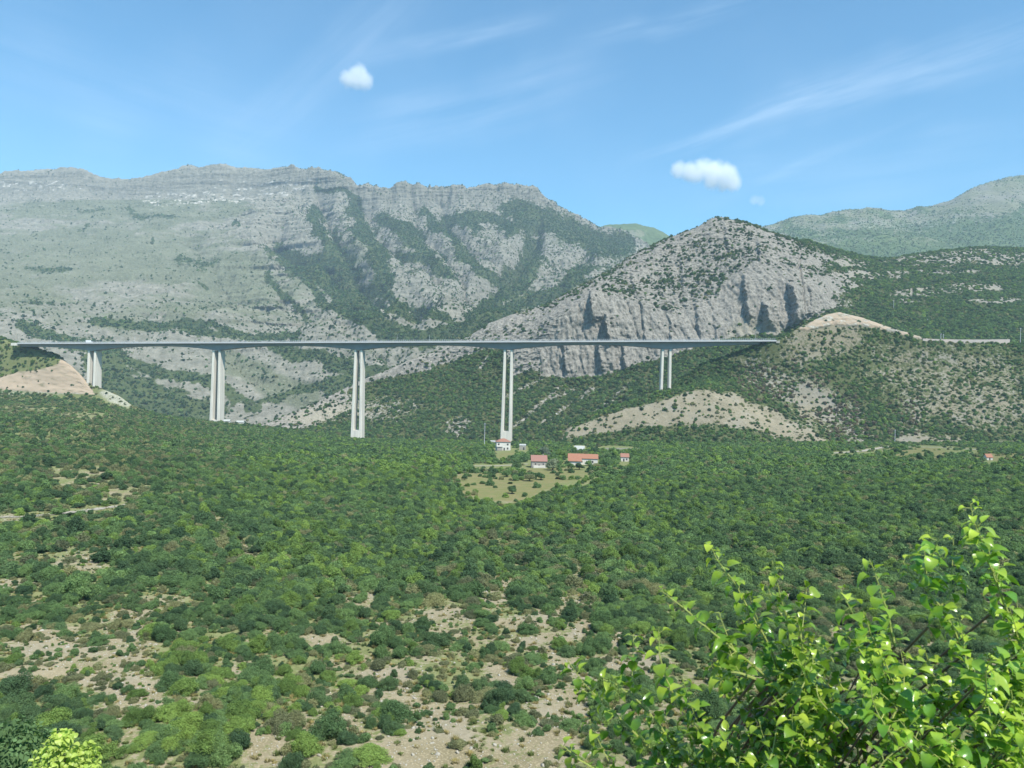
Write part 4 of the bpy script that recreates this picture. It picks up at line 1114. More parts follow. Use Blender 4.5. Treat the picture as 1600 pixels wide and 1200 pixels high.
for t0, t1, zt in ((-9, 0, .55), (BLEN, BLEN + 4, -.1)):
    mb = MB()
    mb.quadbox([bp(t0, -HW, -3), bp(t1, -HW, -3), bp(t1, HW, -3), bp(t0, HW, -3), bp(t0, -HW, zt), bp(t1, -HW, zt), bp(t1, HW, zt), bp(t0, HW, zt)])
    build_at(mb, 'abutment', M['concrete'] if t0 < 0 else M['stone_wall'], bridge)

# lamp posts and the truck on the deck
for k, (lx, nn) in enumerate(((69, 0), (114, 0), (202, 0), (617, 0), (668, 0), (1184, 0))):
    t = t_of(lx); p = bp(t, HW - 1.0, 0)
    e = empty('street_lamp', tuple(p), ['thin grey lamp post at the left end of the viaduct', 'thin grey lamp post left of the white truck', 'thin grey lamp post right of the white truck',
              'left one of two thin lamp posts on the middle of the deck', 'right one of two thin lamp posts on the middle of the deck', 'thin lamp post at the right end of the viaduct'][k], 'lamp post', 'lamp posts along the viaduct')
    mb = MB(); mb.tube([(0, 0, 0), (0, 0, 5), (0, 0, 10.5)], [.2, .16, .1], 6); mb.build('pole', M['steel'], e)
    mb = MB(); mb.tube([(0, 0, 10.4), (0, -1.2, 10.9), (0, -2.6, 11.0)], [.08, .07, .07], 5); mb.build('arm', M['steel'], e)
    mb = MB(); mb.box(-.2, .2, -3.4, -2.5, 10.88, 11.05); mb.build('lamp_head', M['steel'], e)
t = t_of(143.5); p = bp(t, -5, .1)
e = empty('box_truck', tuple(p), 'white box truck driving on the viaduct above the leftmost pier', 'truck')
e.rotation_euler = (0, -math.asin(BD[2]), math.atan2(BD[1], BD[0]))
mb = MB(); mb.box(-4.2, 1.6, -1.25, 1.25, 1.0, 3.7); mb.build('cargo_box', M['white_paint'], e)
mb = MB(); mb.prism([(1.75, -1.15, .7), (3.7, -1.15, .7), (3.7, -1.15, 1.7), (3.2, -1.15, 2.8), (1.75, -1.15, 2.8)], (0, 2.3, 0)); cab = mb.build('cab', M['white_paint'], e)
mb = MB(); mb.poly([(3.73, -1.0, 1.75), (3.73, 1.0, 1.75), (3.27, 1.0, 2.7), (3.27, -1.0, 2.7)]); mb.build('windscreen', M['dark'], cab)
mb = MB(); mb.box(-4.1, 3.5, -.5, .5, .6, .98); mb.build('chassis', M['steel'], e)
for wx_ in (-3.0, 2.7):
    for wy_ in (-1.1, 1.1):
        mb = MB(); mb.tube([(wx_, wy_ - .15, .5), (wx_, wy_ + .15, .5)], .5, 12); mb.build('wheel', M['tyre'], e)

# ------------------------------------------------------------------ the hamlet
def house(px, py, Y, w_, d_, h_, roof, wallm, roofm, label, yaw=0.0, rise=2.2, eave=.5, windows=(), door=None, chimney=None, sink=1.5, name='house'):
    p = ground(LA, px, py); k_ = float(p[1]) / Y
    e = empty(name, tuple(p), label, 'house' if name == 'house' else 'shed'); e.scale = (k_, k_, k_)
    e.rotation_euler = (0, 0, math.radians(yaw))
    mb = MB()
    x0, x1, y0, y1 = -w_ / 2, w_ / 2, 0, d_
    mb.box(x0, x1, y0, y1, -sink, h_)
    if roof == 'gable':            # ridge along x: gable triangles complete the walls
        for xx in (x0, x1 - .25):
            mb.prism([(xx, y0, h_), (xx, y1, h_), (xx, (y0 + y1) / 2, h_ + rise)], (.25, 0, 0))
    wall = mb.build('wall', wallm, e)
    mb = MB()
    ym = (y0 + y1) / 2
    if roof == 'gable':
        k = rise / (ym - y0)
        for s in (-1, 1):
            yo = ym + s * (ym - y0 + eave)
            zo = h_ - eave * k + .12
            mb.prism([(x0 - eave, ym, h_ + rise + .12), (x0 - eave, yo, zo), (x0 - eave, yo, zo + .22), (x0 - eave, ym, h_ + rise + .34)], (w_ + 2 * eave, 0, 0))
    elif roof == 'hip':
        hr = max(0.3, (w_ - d_) / 2)
        a = [(x0 - eave, y0 - eave, h_), (x1 + eave, y0 - eave, h_), (x1 + eave, y1 + eave, h_), (x0 - eave, y1 + eave, h_)]
        b = len(mb.v); mb.v += a + [(-hr, ym, h_ + rise), (hr, ym, h_ + rise)]
        mb.f += [(b, b + 1, b + 5, b + 4), (b + 2, b + 3, b + 4, b + 5), (b + 1, b + 2, b + 5), (b + 3, b, b + 4), (b + 3, b + 2, b + 1, b)]
    else:                          # lean-to, high at the back
        mb.prism([(x0 - eave, y0 - eave, h_ + .02), (x0 - eave, y1 + eave, h_ + rise), (x0 - eave, y1 + eave, h_ + rise + .2), (x0 - eave, y0 - eave, h_ + .22)], (w_ + 2 * eave, 0, 0))
    rf = mb.build('roof', roofm, e)
    if chimney:
        mb = MB(); cx_ = chimney; mb.box(cx_ - .35, cx_ + .35, ym - .35, ym + .35, h_ + rise - .8, h_ + rise + 1.1); mb.build('chimney', wallm, rf)
    for wx_, wz_, ww, wh in windows:
        mb = MB()
        mb.box(wx_ - ww / 2 - .1, wx_ + ww / 2 + .1, y0 - .06, y0 - .003, wz_ - .1, wz_ + wh + .1); fr = mb.build('window', M['white_wall'] if wallm is not M['white_wall'] else M['wood'], e)
        mb = MB(); mb.box(wx_ - ww / 2, wx_ + ww / 2, y0 - .09, y0 - .063, wz_, wz_ + wh); mb.build('pane', M['dark'], fr)
    if door is not None:
        mb = MB(); mb.box(door - .55, door + .55, y0 - .08, y0 - .003, 0, 2.2); mb.build('door', M['dark'], e)
    return e
hA = house(788, 704, 622, 11.5, 9, 7.0, 'hip', M['white_wall'], M['roof_red'], 'white two-storey house with red hipped roof below the fourth bridge pier', 6, 2.6, .6,
      windows=((-4, 4.4, 1.2, 1.3), (3.4, 4.3, 1.2, 1.4), (3.4, 1.0, 1.2, 1.4)), door=.6, chimney=-1.5)
mb = MB(); mb.box(-5.6, -.8, -1.6, -.003, 2.9, 3.15); mb.build('balcony', M['stone_wall'], hA)
mb = MB(); mb.box(-5.4, -1.0, -1.2, -.01, 0, 2.2); mb.build('store_front', M['wood'], hA)
house(817.5, 703, 632, 5.2, 4.5, 3.6, 'lean', M['stone_wall'], M['roof_grey'], 'small grey stone outbuilding right of the white house', -4, .8, .2, door=1.0, name='shed')
house(771, 695, 650, 6, 4, 2.6, 'lean', M['stone_wall'], M['roof_grey'], 'low grey shed half hidden left of the white house', 4, .7, .2, door=1.0, name='shed')
hB = house(841, 731, 520, 10.4, 7.5, 4.6, 'gable', M['wood'], M['roof_brown'], 'brown-roofed old house beside the pale round tree', 3, 3.4, .5, windows=((-2.5, 2.0, 1.0, 1.2), (2.8, 2.0, 1.0, 1.2)), door=0, chimney=3)
mb = MB(); mb.box(-4.0, 5.0, -.9, -.003, -.4, 1.5); mb.build('low_wall', M['white_wall'], hB)
hC = house(910, 726, 560, 21.5, 8, 4.6, 'gable', M['white_wall'], M['roof_orange'], 'long house with bright orange roof and lower wing in front', -4, 2.7, .5, windows=((-1, 1.6, 1.2, 1.3), (3, 1.6, 1.2, 1.3), (7, 1.6, 1.2, 1.3)), door=5)
mb = MB(); mb.box(-10.6, -1.5, -6.2, -.05, -2, 3.2); mb.build('wing_wall', M['white_wall'], hC)
mb = MB(); mb.prism([(-11.1, -6.9, 2.9), (-11.1, -.15, 5.4), (-11.1, -.15, 5.65), (-11.1, -6.9, 3.15)], (10.1, 0, 0)); mb.build('wing_roof', M['roof_orange'], hC)
house(904.5, 707, 640, 8, 6, 2.6, 'gable', M['stone_wall'], M['roof_grey'], 'grey-roofed shed among trees behind the long orange roof', -6, 2.6, .3, door=0, name='shed')
house(977, 721, 585, 6.0, 6, 3.4, 'gable', M['white_wall'], M['roof_red'], 'small white cottage with faded red roof right of the long house', -5, 2.3, .4, windows=((1.4, 1.1, 1, 1.2),), door=-.8)
house(1547.5, 719, 640, 5.0, 5, 2.4, 'gable', M['white_wall'], M['roof_orange'], 'lone hut with orange roof in the fields at the right', 0, 2.4, .4, door=0)
house(355, 655, 905, 7, 5, 3.4, 'gable', M['white_wall'], M['roof_grey'], 'tiny pale hut just right of the second pier', 10, 1.6, .4, door=0)
house(375, 657.5, 905, 8, 5, 3.6, 'gable', M['white_wall'], M['roof_grey'], 'second pale hut farther right of the second pier', 6, 1.6, .4, windows=((2, 1.2, 1, 1),), door=-1)
# terrace walls
for i_, (xa, xb, yy, Y_, lb) in enumerate(((944, 1000, 703.5, 640, 'long dry stone terrace wall behind the small cottage'), (1020, 1100, 706, 650, 'low dry stone wall among bushes right of the cottage'))):
    a_, b_ = at(xa, yy, Y_), at(xb, yy + .5, Y_ - 4)
    mb = MB(); n_ = 14
    for q in range(n_):
        p0 = a_ + (b_ - a_) * q / n_; p1 = a_ + (b_ - a_) * (q + 1) / n_
        h_ = 1.6 + .5 * random.random()
        mb.quadbox([p0 + [0, 0, -2], p1 + [0, 0, -2], p1 + [0, .8, -2], p0 + [0, .8, -2], p0 + [0, 0, h_], p1 + [0, 0, h_], p1 + [0, .8, h_], p0 + [0, .8, h_]])
    tag(mb.build('stone_wall', M['stone_wall']), lb, 'wall')
# retaining wall of the road at the right
mb = MB(); prev = None
for px_, top_, bot_ in ((1442, 529, 541), (1470, 530, 541), (1500, 530.5, 542), (1540, 530.5, 541.5), (1578, 530, 539.5)):
    Yw = 932
    a_, b_ = at(px_, top_, Yw), at(px_, bot_, Yw)
    if prev: mb.quadbox([prev[1], b_, b_ + [0, 6, 0], prev[1] + [0, 6, 0], prev[0], a_, a_ + [0, 6, 0], prev[0] + [0, 6, 0]])
    prev = (a_, b_)
tag(mb.build('retaining_wall', M['pink_wall']), 'long pinkish retaining wall of the road cut into the right hill', 'wall')
# poles
for k, (px_, yt, yb, Y_, lb) in enumerate(((757, 661, 690, 700, 'pale lattice pole left of the fourth pier'), (1396, 470, 492, 1300, 'pale mast standing highest in the wood on the right hill'), (1415, 496, 512, 1250, 'pale mast in the wood above the road cut'),
        (1449, 498, 512, 1250, 'pale mast right of the road cut in the wood'), (1470, 521, 531, 940, 'left one of two thin posts on the retaining wall'), (1474, 522, 531, 940, 'right one of two thin posts on the retaining wall'), (1594, 512, 540, 930, 'tall thin pole at the right end of the road'),
        (1398, 671, 700, 780, 'pale pole beside the gravel track at the right'))):
    a_, b_ = at(px_, yb, Y_), at(px_, yt, Y_)
    H_ = float(b_[2] - a_[2]); rr = .16 + .00012 * Y_
    e = empty('utility_pole', tuple(a_), lb, 'pole')
    mb = MB(); mb.tube([(0, 0, -3), (0, 0, H_ * .5), (0, 0, H_)], [rr * 1.3, rr, rr * .8], 6); mb.build('pole', M['steel'], e)
    mb = MB(); mb.box(-1.1, 1.1, -.09, .09, H_ - .9, H_ - .7); mb.build('crossarm', M['steel'], e)

# tracks laid on the slope
def ribbon(name, pts, width, mat, Lx, lift=.12):
    P_ = [ground(Lx, a_, b_) for a_, b_ in pts]
    Q = []
    for a_, b_ in zip(P_[:-1], P_[1:]):
        for q in range(12): Q.append(a_ + (b_ - a_) * q / 12)
    Q.append(P_[-1]); Q = np.array(Q)
    fl = Lx.P.reshape(-1, 3)
    V = []
    for i_, p in enumerate(Q):
        d = Q[min(i_ + 1, len(Q) - 1)] - Q[max(i_ - 1, 0)]; nrm = np.array([-d[1], d[0], 0]); nrm /= np.linalg.norm(nrm) + 1e-9
        for s in (-1, -.33, .33, 1):
            q = p + nrm * width / 2 * s * (1 + .15 * math.sin(i_ * 1.3 + s))
            k = np.argmin((fl[:, 0] - q[0]) ** 2 + (fl[:, 1] - q[1]) ** 2)
            q[2] = fl[k, 2] + lift; V.append(q)
    n_ = len(Q)
    f_ = [(i_ * 4 + k, i_ * 4 + k + 1, i_ * 4 + k + 5, i_ * 4 + k + 4) for i_ in range(n_ - 1) for k in range(3)]
    o = link(name, mesh_np(name, np.array(V), np.array(f_), mat, True)); o['kind'] = 'structure'
ribbon('gravel_track', TRACK, 3.4, M['gravel'], LA)
ribbon('valley_track', VALLEY_TRACKS[0], 7.0, M['gravel'], LA)
ribbon('field_road', [(1420, 698), (1460, 699), (1500, 701), (1530, 703)], 5.0, M['gravel'], LA)
ribbon('village_lane', [(740, 728), (770, 728), (800, 727), (825, 725)], 3.5, M['gravel'], LA)

# a few trees of the hamlet that stand out
def tree(px, py, Y, r_, kind, label, hf=1.0):
    p = ground(LA, px, py); r_ = r_ * float(p[1]) / Y
    e = empty('tree', tuple(p), label, 'tree')
    me = PROTO[('mid', kind, 1)].data
    c = link('crown', me, e, (0, 0, r_ * .35)); c.scale = (r_, r_, r_ * hf); c.rotation_euler = (0, 0, random.random() * 6)
    mb = MB(); mb.tube([(0, 0, -1.5), (.05 * r_, 0, r_ * .4), (0, .05 * r_, r_ * .9)], [r_ * .12, r_ * .09, r_ * .05], 7); mb.build('trunk', M['bark'], e)
tree(864, 735, 505, 5.2, 'pale', 'pale silvery round tree in front of the brown-roofed house', 1.15)
tree(852, 714, 560, 5.4, 'pale', 'pale blossoming tree behind the brown-roofed house', 1.0)
tree(876, 716, 575, 5.0, 'bright', 'light green tree between the pale tree and the long house', 1.1)
tree(800, 771, 372, 3.0, 'mid', 'low tree standing alone on the meadow', .8)
tree(826, 752, 415, 3.4, 'olive', 'olive green tree at the right rim of the meadow', .9)
tree(845, 750, 420, 3.2, 'mid', 'green tree under the brown-roofed house', .9)
tree(806, 733, 500, 3.8, 'dark', 'dark tall tree by the lane below the white house', 1.5)
tree(790, 745, 440, 3.2, 'mid', 'green bushy tree on the slope above the meadow', .9)
tree(726, 750, 405, 2.0, 'dark', 'small dark tree at the upper left corner of the meadow', 1.0)
tree(772, 748, 415, 2.0, 'mid', 'small green tree in the upper part of the meadow', 1.0)
tree(905, 734, 548, 4.0, 'dark', 'dark tree in front of the orange wing', .9)
tree(893, 733, 548, 3.4, 'mid', 'green tree left of the dark tree before the orange wing', .9)
tree(932, 732, 548, 3.4, 'olive', 'olive tree before the right end of the long house', .9)
tree(920, 728, 552, 3.2, 'mid', 'green tree before the long house wall', .9)
tree(945, 730, 550, 5.2, 'mid', 'large green tree between the long house and the cottage', 1.0)
tree(992, 726, 570, 4.2, 'mid', 'round green tree hiding the right side of the cottage', 1.0)
tree(1436, 720, 560, 3.0, 'dark', 'dark pointed tree at the edge of the fields', 1.7)
tree(985, 745, 470, 5.0, 'dark', 'dark broad tree below the cottage', 1.0)

# ------------------------------------------------------------------ leafy shrubs close to the viewer
def leaf_geo(n_across=3, n_along=6):
    """one ovate leaf: unit length along +y, blade folded at the midrib; returns verts template"""
    T = np.linspace(0, 1, n_along)
    wprof = np.sin(np.pi * np.clip(T, 0, 1) ** 0.68) ** 0.75 * 0.42 * (1 - .15 * T)
    wprof[0] = .02; wprof[-1] = .004
    return T, wprof
def foliage(name, specs, mat, parent, seed=3):
    """specs: list of (pos, direction, normal hint, length, young)"""
    r_ = np.random.default_rng(seed)
    T, W = leaf_geo()
    n = len(specs); na = len(T)
    pos = np.array([s[0] for s in specs]); d = np.array([s[1] for s in specs]); nh = np.array([s[2] for s in specs]); ln = np.array([s[3] for s in specs]); yg = np.array([s[4] for s in specs])
    d /= np.linalg.norm(d, axis=1)[:, None]
    side = np.cross(d, nh); side /= np.linalg.norm(side, axis=1)[:, None] + 1e-9
    nr = np.cross(side, d)
    curl = r_.uniform(.25, 1.35, n)[:, None]; fold = r_.uniform(.12, .8, n)[:, None]; wd = r_.uniform(.85, 1.2, n)[:, None]
    V = np.zeros((n, na, 3, 3))
    for j, (t, w_) in enumerate(zip(T, W)):
        c = pos + (d * (np.sin(curl * t * 1.6) / (curl * 1.6)) - nr * ((1 - np.cos(curl * t * 1.6)) / (curl * 1.6))) * ln[:, None]
        wv = r_.uniform(.94, 1.06, n)[:, None]
        for k, s in enumerate((-1, 0, 1)):
            V[:, j, k] = c + side * (s * w_ * wd * wv * ln[:, None] * np.cos(fold)) + nr * (abs(s) * w_ * ln[:, None] * np.sin(fold))
    verts = V.reshape(-1, 3)
    q = []
    for j in range(na - 1):
        for k in range(2): q.append((j * 3 + k, j * 3 + k + 1, (j + 1) * 3 + k + 1, (j + 1) * 3 + k))
    q = np.array(q)
    faces = (np.arange(n)[:, None, None] * (na * 3) + q[None]).reshape(-1, 4)
    me = mesh_np(name, verts, faces, mat, True)
    a = me.attributes.new('young', 'FLOAT', 'POINT'); a.data.foreach_set('value', np.repeat(yg, na * 3).astype(np.float32))
    o = link(name, me, parent); return o

mat_leaf = leaf_mat('broad_leaf', (0.10, 0.24, 0.028), .25, .36, (0.10, 0.24, 0.03), gloss=.27, attr=(0.40, 0.51, 0.06), nscale=9)
mat_leaf2 = leaf_mat('yellow_leaf', (0.34, 0.46, 0.08), .2, .4, (0.30, 0.42, 0.07), gloss=.5, attr=(0.46, 0.54, 0.12))

def catmull(pts, m=10):
    P_ = [np.array(p, float) for p in pts]; P_ = [2 * P_[0] - P_[1]] + P_ + [2 * P_[-1] - P_[-2]]
    out = []
    for i_ in range(1, len(P_) - 2):
        for q in range(m):
            t = q / m
            out.append(0.5 * ((2 * P_[i_]) + (-P_[i_ - 1] + P_[i_ + 1]) * t + (2 * P_[i_ - 1] - 5 * P_[i_] + 4 * P_[i_ + 1] - P_[i_ + 2]) * t * t + (-P_[i_ - 1] + 3 * P_[i_] - 3 * P_[i_ + 1] + P_[i_ + 2]) * t ** 3))
    out.append(P_[-2]); return np.array(out)

def shrub(name, label, shoots, Yc, base_px, seed, nfill, fill_boxes, leaf_len=(.034, .060)):
    r_ = np.random.default_rng(seed)
    base = np.array([float(uv(base_px, 1200)[0]) * Yc, Yc, -3.75 - .12])
    e = empty(name, tuple(base), label, 'shrub')
    stems, specs, ties = [], [], []
    def add_shoot(W_, rad0, rad1, leafy=(0.0, 1.0), gap=.012):
        stems.append((W_, np.linspace(rad0, rad1, len(W_))))
        seg = np.linalg.norm(np.diff(W_, axis=0), axis=1); L_ = np.concatenate([[0], np.cumsum(seg)]); tot = L_[-1]
        s = leafy[0] * tot; ang = r_.uniform(0, 6.28)
        while s < tot:
            i_ = min(np.searchsorted(L_, s), len(W_) - 1); i0 = max(i_ - 1, 0)
            f_ = (s - L_[i0]) / (L_[i_] - L_[i0] + 1e-9) if i_ > i0 else 0
            p = W_[i0] + (W_[i_] - W_[i0]) * f_
            ax = W_[min(i_ + 1, len(W_) - 1)] - W_[i0]; ax = ax / (np.linalg.norm(ax) + 1e-9)
            a1 = np.cross(ax, [0.2, .5, .84]); a1 /= np.linalg.norm(a1); a2 = np.cross(ax, a1)
            ang += 2.4 + r_.normal(0, .35)
            out_ = a1 * math.cos(ang) + a2 * math.sin(ang)
            frac = s / tot
            d = out_ * r_.uniform(.6, 1.1) + ax * r_.uniform(.15, .7) + np.array([0, 0, r_.uniform(-.45, .25)])
            d /= np.linalg.norm(d)
            pet = r_.uniform(.008, .02)
            ln = r_.uniform(*leaf_len) * (1.0 if frac < .8 else 1.0 - 1.9 * (frac - .8))
            nh = ax * .5 + np.array([0, 0, 1.0]) + r_.normal(size=3) * .35
            specs.append((p + d * pet, d, nh, ln, float(np.clip(np.clip((frac - .6) * 2.2, 0, 1) * .7 + r_.random() ** 1.3 * .62, 0, 1))))
            if pet > .009: stems.append((np.array([p, p + d * pet]), np.array([.0011, .0009])))
            s += gap * r_.uniform(.65, 1.4)
    for sh in shoots:
        Y0 = Yc + sh[1]
        pts = [at(a_, b_, Y0 + (c if c is not None else 0)) for a_, b_, c in [(q + (0,))[:3] for q in sh[0]]]
        W_ = catmull(pts, 10)
        W_ = W_ + np.cumsum(r_.normal(0, .0012, W_.shape), 0)
        # carry the shoot down into the base below the frame
        root = W_[0]; down = []
        for t in np.linspace(0, 1, 9)[1:]:
            q = root + (base - root) * t; q[2] = root[2] + (base[2] - root[2]) * t; down.append(q + np.array([.06 * math.sin(3 * t), 1.0 * math.sin(3.14 * min(1, t * 1.25)), 0]))
        ties.append((np.array([root] + down), np.linspace(.0045, .009, 9)))
        add_shoot(W_, .0045, .0014, (0.02, 1), .0135)
        # side shoots
        for _ in range(int((sh[2] if len(sh) > 2 else 2) * .6)):
            i_ = int(len(W_) * r_.uniform(.05, .7)); p = W_[i_]; ax = W_[min(i_ + 2, len(W_) - 1)] - W_[max(0, i_ - 1)]; ax /= np.linalg.norm(ax) + 1e-9
            d = ax + r_.normal(size=3) * np.array([.7, .7, .35]) + [0, 0, .25]; d /= np.linalg.norm(d)
            n_ = 7; ln = r_.uniform(.08, .2)
            add_shoot(np.array([p + d * ln * t + np.array([0, 0, .04 * t * t]) for t in np.linspace(0, 1, n_)]), .002, .001, (.1, 1), .013)
    for k in range(nfill):
        bx_ = fill_boxes[r_.integers(len(fill_boxes))]
        a_, b_ = r_.uniform(bx_[0], bx_[1]), r_.uniform(bx_[2], bx_[3])
        p = at(a_, b_, Yc + r_.uniform(-.35, .45))
        d = np.array([r_.normal(0, .35), r_.normal(0, .35), r_.uniform(.4, 1.0)]); d /= np.linalg.norm(d)
        ln = r_.uniform(.12, .26)
        W_ = np.array([p + d * ln * (t - 1) + np.array([.02 * math.sin(4 * t + k), 0, 0]) for t in np.linspace(0, 1, 8)])
        add_shoot(W_, .0026, .001, (.05, 1), .016)
        # tie to the base
        root = W_[0]
        ties.append((np.array([root + (base - root) * t + np.array([.05 * math.sin(3.1 * t), 1.0 * math.sin(3.1 * t), 0]) for t in np.linspace(0, 1, 7)]), np.linspace(.003, .007, 7)))
    mb = MB()
    for W_, R_ in stems: mb.tube([tuple(p - base) for p in W_], list(R_), 5 if len(W_) > 2 else 3)
    mb.build('stems', M['shoot'], e)
    mb = MB()
    for W_, R_ in ties: mb.tube([tuple(p - base) for p in W_], list(R_), 5)
    mb.build('branches', M['bark'], e)
    specs = [(s[0] - base,) + tuple(s[1:]) for s in specs]
    foliage('leaves', specs, mat_leaf, e, seed)
    print(name, len(specs), 'leaves')
    return e, base
P3 = lambda *a: list(a)
left_shoots = [
    (P3((1222, 1075), (1205, 1010), (1165, 930), (1135, 880), (1113, 842)), 0.0, 3), (P3((1226, 1060), (1234, 990), (1220, 930), (1206, 882)), .05, 3), (P3((1205, 1065), (1130, 1000), (1080, 960), (1037, 926)), -.05, 2),
    (P3((1240, 1100), (1252, 1030), (1245, 985), (1240, 965)), -.1, 4), (P3((1110, 1160), (1055, 1100), (1030, 1040), (1027, 985)), -.1, 3), (P3((1080, 1200), (1015, 1120), (975, 1080), (942, 1064)), 0, 3),
    (P3((1060, 1215), (985, 1140), (935, 1092), (907, 1082)), .1, 2), (P3((980, 1230), (915, 1192), (884, 1166)), 0, 2), (P3((1265, 1215), (1262, 1110), (1256, 1050), (1275, 1000)), -.05, 4),
    (P3((1300, 1220), (1322, 1120), (1290, 1040)), .05, 3), (P3((1150, 1220), (1110, 1160), (1085, 1115)), -.1, 3), (P3((1200, 1220), (1190, 1140), (1160, 1075)), .05, 4), (P3((1345, 1225), (1335, 1150), (1310, 1105)), 0, 3),
    (P3((1215, 1080), (1150, 1050), (1110, 1030)), .1, 1), (P3((1215, 1060), (1180, 985), (1150, 960)), .15, 1), (P3((1230, 1220), (1240, 1150), (1225, 1090)), 0, 4), (P3((1180, 1060), (1140, 1050), (1120, 1075)), -.15, 2), (P3((1000, 1230), (1040, 1180), (1030, 1135)), 0, 3)]
right_shoots = [
    (P3((1600, 1020), (1575, 950), (1552, 900), (1532, 850), (1521, 786)), 0.0, 4), (P3((1510, 1020), (1470, 950), (1432, 910), (1408, 880)), .05, 4), (P3((1400, 1010), (1385, 950), (1358, 878)), -.05, 1), (P3((1450, 980), (1475, 930), (1488, 905)), .05, 2),
    (P3((1395, 1090), (1372, 1020), (1350, 955)), -.1, 4), (P3((1425, 1160), (1402, 1080), (1372, 1015)), -.15, 4), (P3((1520, 1220), (1525, 1110), (1515, 1040), (1500, 965)), 0, 4), (P3((1605, 1120), (1585, 1030), (1563, 965)), .05, 4),
    (P3((1480, 1220), (1472, 1110), (1442, 1015)), .05, 4), (P3((1600, 1220), (1590, 1150), (1580, 1080)), -.05, 4), (P3((1440, 1220), (1400, 1160), (1380, 1120)), .05, 3), (P3((1560, 1220), (1550, 1120), (1545, 1020)), .1, 4), (P3((1640, 1200), (1615, 1100), (1600, 1000), (1590, 940)), 0, 4), (P3((1545, 960), (1560, 900), (1565, 880)), .1, 1)]
shrub('shrub', 'bright green leafy shrub with upright shoots, nearer the picture middle at lower right', left_shoots, 2.55, 1180, 5, 115, [(960, 1350, 1170, 1240), (1215, 1300, 1070, 1200), (1140, 1290, 1120, 1225), (1040, 1250, 1130, 1230), (1235, 1285, 1010, 1070)])
shrub('shrub', 'bright green leafy shrub at the right picture edge, with the tallest shoot', right_shoots, 2.35, 1510, 6, 90, [(1360, 1600, 1150, 1245), (1380, 1600, 1120, 1235), (1380, 1600, 1150, 1240), (1440, 1610, 1040, 1220), (1350, 1420, 1010, 1080), (1550, 1610, 1000, 1200)])

# yellow-green sapling crown at the lower left
Ys = 9.0
top = at(95, 1141, Ys); gz = -6.25
e = empty('sapling', (float(at(90, 1200, Ys)[0]), Ys, gz), 'small yellow-green sapling poking up at the lower left corner', 'sapling')
r_ = np.random.default_rng(17); specs = []
LUMPS = [(0.04, 0, top[2] - .12, .10), (.02, 0, top[2] - .3, .17), (-.06, -.05, top[2] - .42, .2)]
for k in range(16):
    h = .25 + .75 * (k / 15); a = k * 2.4; R_ = .12 + .48 * h
    LUMPS.append((R_ * math.cos(a) * r_.uniform(.7, 1.2), R_ * math.sin(a) * r_.uniform(.7, 1.2), top[2] - .15 - h * 1.0 + r_.uniform(-.12, .12), r_.uniform(.13, .24)))
b0 = np.array([float(at(90, 1200, Ys)[0]), Ys, gz])
for k in range(3000):
    lp = LUMPS[r_.integers(len(LUMPS))]
    dv = r_.normal(size=3); dv /= np.linalg.norm(dv)
    p = np.array([lp[0], lp[1], lp[2] - gz]) + dv * lp[3] * (0.45 + .75 * r_.random() ** .6) * np.array([1, 1, 1.15])
    a = math.atan2(p[1], p[0]); h = min(1, max(0, (top[2] - gz - p[2]) / 1.25))
    d = np.array([math.cos(a), math.sin(a), r_.uniform(-.5, .5)]) + r_.normal(size=3) * .4
    specs.append((p, d, np.array([math.cos(a) * .6, math.sin(a) * .6, 1.0]) + r_.normal(size=3) * .35, r_.uniform(.045, .085), r_.random() * (1 - .6 * h)))
foliage('leaves', specs, mat_leaf2, e, 9)
mb = MB(); mb.tube([(0, 0, -.3), (.02, 0, .5), (-.02, .02, 1.1), (0, 0, top[2] - gz - .05)], [.035, .03, .02, .006], 7)
for k in range(14):
    z = .35 + .09 * k; a = k * 2.4; L_ = .45 * (1 - k / 18)
    mb.tube([(0, 0, z), (L_ * .5 * math.cos(a), L_ * .5 * math.sin(a), z + .15), (L_ * math.cos(a), L_ * math.sin(a), z + .35)], [.012, .008, .003], 5)
mb.build('trunk', M['bark'], e)

